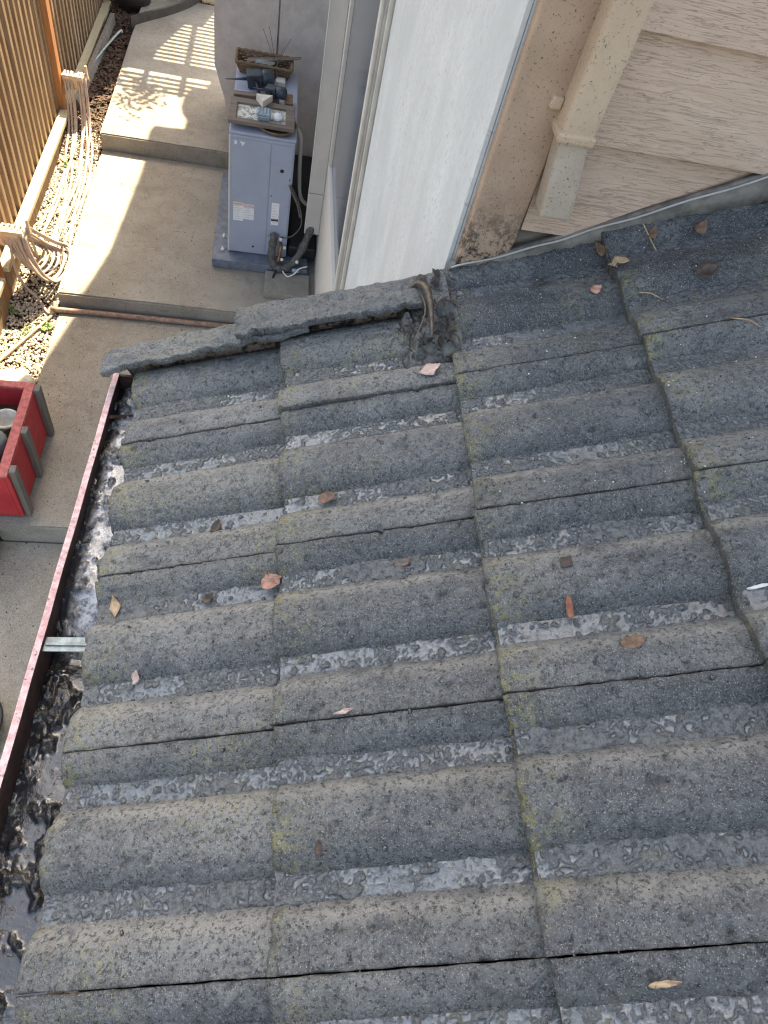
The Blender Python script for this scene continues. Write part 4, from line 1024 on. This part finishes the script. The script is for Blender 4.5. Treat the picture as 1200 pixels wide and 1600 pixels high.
# ------------------------------------------------------------------ red planter
pl = thing('red_planter', 'red wooden planter box with grey corner stakes on the lower landing', 'planter')
px0, px1, py0, py1, pz0, pz1 = -1.40, -.945, 1.275, 1.915, L2+.02, -1.945
box('side_panel', (px1-.022, py0, pz0), (px1, py1, pz1), MAT['redpaint'], pl, .003)
box('side_panel', (px0, py0, pz0), (px0+.022, py1, pz1), MAT['redpaint'], pl, .003)
box('end_panel', (px0+.0225, py0, pz0), (px1-.0225, py0+.022, pz1-.001), MAT['redpaint'], pl, .003)
box('end_panel', (px0+.0225, py1-.022, pz0), (px1-.0225, py1, pz1-.001), MAT['redpaint'], pl, .003)
box('top_rim', (px1-.050, py0-.008, pz1+.001), (px1-.002, py1+.004, pz1+.018), MAT['redtop'], pl, .003)
box('top_rim', (px0, py1-.040, pz1+.0015), (px1-.051, py1+.004, pz1+.0185), MAT['redtop'], pl, .003)
box('top_rim', (px0, py0-.008, pz1+.0015), (px1-.051, py0+.03, pz1+.0185), MAT['redpaint'], pl, .003)
for yy in (1.315, 1.575, 1.880):
    box('stake', (px1+.001, yy-.024, L2+.003), (px1+.032, yy+.024, pz1+.024), MAT['greywood'], pl, .004)
box('soil', (px0+.024, py0+.024, -2.14), (px1-.024, py1-.024, -2.10), MAT['soil'], pl)
p1 = tag(lathe('flower_pot', [(.045, 0), (.060, .11), (.068, .112), (.068, .130), (.058, .130), (.05, .06)], MAT['potwhite'], None, 24, (-1.055, 1.685, -2.10)), 'pale glazed flower pot inside the red planter', 'pot')
p2 = tag(lathe('grey_canister', [(.05, 0), (.055, .13), (.045, .155), (.03, .16), (.028, .175), (.022, .175), (.022, .15)], MAT['potgrey'], None, 24, (-1.07, 1.535, -2.10)), 'grey-green canister with a small neck inside the red planter', 'canister')
weed(-1.08, 1.62, -2.10, .07, 30, 'low green plant beside the pots in the red planter', 12)
st = bmesh.new(); bmesh.ops.create_icosphere(st, subdivisions=3, radius=1)
for v in st.verts: v.co = Vector((v.co.x*.13, v.co.y*.09, v.co.z*.075))*(1+.18*(float(fbm(np.array([v.co.x*2+5]), np.array([v.co.y*2+v.co.z*3]), 3)[0])-.5))+Vector((-1.23, 2.26, -2.31))
tag(bmobj('pale_stone', st, MAT['stone'], None, True), 'pale rounded stone on the sunlit pebbles behind the red planter', 'stone')
tag(lathe('rubber_tub', [(.13, 0), (.16, .10), (.17, .105), (.17, .125), (.155, .125), (.14, .03), (.01, .02)], MAT['black'], None, 32, (-.985, .16, L3+.002)), 'black rubber tub on the bottom landing outside the gutter', 'tub')

# ------------------------------------------------------------------ slatted pergola beyond the picture, whose shadow falls on the upper landing
pg = thing('pergola', 'slatted wooden pergola over the far end of the path', 'pergola')
PZ = .35
def pgpt(x, y): return shade_pt(x, y, L0, PZ)
x0, _ = pgpt(-1.3, 6); x1, _ = pgpt(.05, 6)
yy = 5.60
while yy < 8.2:
    a = pgpt(-.9, yy)
    if not (5.90 < yy < 6.12):
        box('slat', (x0, a[1], PZ), (x1, a[1]+.040, PZ+.018), MAT['board'], pg, .002)
    yy += .0775
a = pgpt(-.9, 5.965); box('beam', (x0, a[1], PZ-.01), (x1, a[1]+.165, PZ+.05), MAT['post'], pg, .003)
a = pgpt(-.535, 5.62); b = pgpt(-.535, 8.3); box('rafter', (a[0]-.022, a[1], PZ+.020), (a[0]+.022, b[1], PZ+.09), MAT['post'], pg, .003)
a = pgpt(-.86, 5.62); box('rafter', (a[0]-.022, a[1], PZ+.020), (a[0]+.022, b[1], PZ+.09), MAT['post'], pg, .003)
q = [pgpt(x, y) for x, y in ((-.84, 6.10), (-.815, 6.41), (-.66, 6.95), (-.525, 7.37), (-.35, 7.62), (.35, 7.62), (.35, 10.2), (-2.4, 10.2), (-2.4, 5.15), (-1.34, 5.15), (-1.10, 5.95))]
m_ = len(q); V = [(x, y, PZ+.10) for x, y in q]+[(x, y, PZ+.115) for x, y in q]
mesh('shade_panel', V, [tuple(range(m_-1, -1, -1)), tuple(range(m_, 2*m_))]+[(k, (k+1) % m_, m_+(k+1) % m_, m_+k) for k in range(m_)], MAT['greywood_x'], pg)  # solid panel added and outlined to darken the far bed
for xx in (-1.9, -.02):
    box('pergola_post', (xx-.045, 9.2, -2.3), (xx+.045, 9.29, PZ-.012), MAT['post'], pg)
# leafy vine hanging from the pergola edge
vine = thing('climbing_vine', 'leafy climbing vine hanging from the pergola edge', 'vine')
V = []; F = []; rg = random.Random(5)
VZ = .22
for j in range(260):
    gx_ = rg.gauss(-.86, .11); gy_ = rg.gauss(5.52, .17)
    if gx_ > -.64 or gx_ < -1.15: continue
    z_ = VZ+rg.uniform(-.12, .12); cx, cy = shade_pt(gx_, gy_, L0, z_)
    L = rg.uniform(.016, .034); a = rg.uniform(0, 6.28); d = Vector((math.cos(a), math.sin(a), rg.uniform(-.5, .2)))*L; p = Vector((-math.sin(a), math.cos(a), rg.uniform(-.3, .3)))*L*.55
    o = Vector((cx, cy, z_)); b = len(V); V += [o-d, o+p, o+d, o-p]; F += [(b, b+1, b+2, b+3)]
mesh('leaves', V, F, MAT['leafgreen'], vine)
a = shade_pt(-.95, 5.75, L0, VZ); b = shade_pt(-.75, 5.3, L0, VZ)
tube('stem', smoothpath([(a[0]-.1, a[1]+.2, PZ+.02), (a[0], a[1], VZ+.03), (b[0], b[1], VZ), (b[0]+.05, b[1]-.1, VZ-.03)], 5), .005, MAT['greywood'], vine, 6)
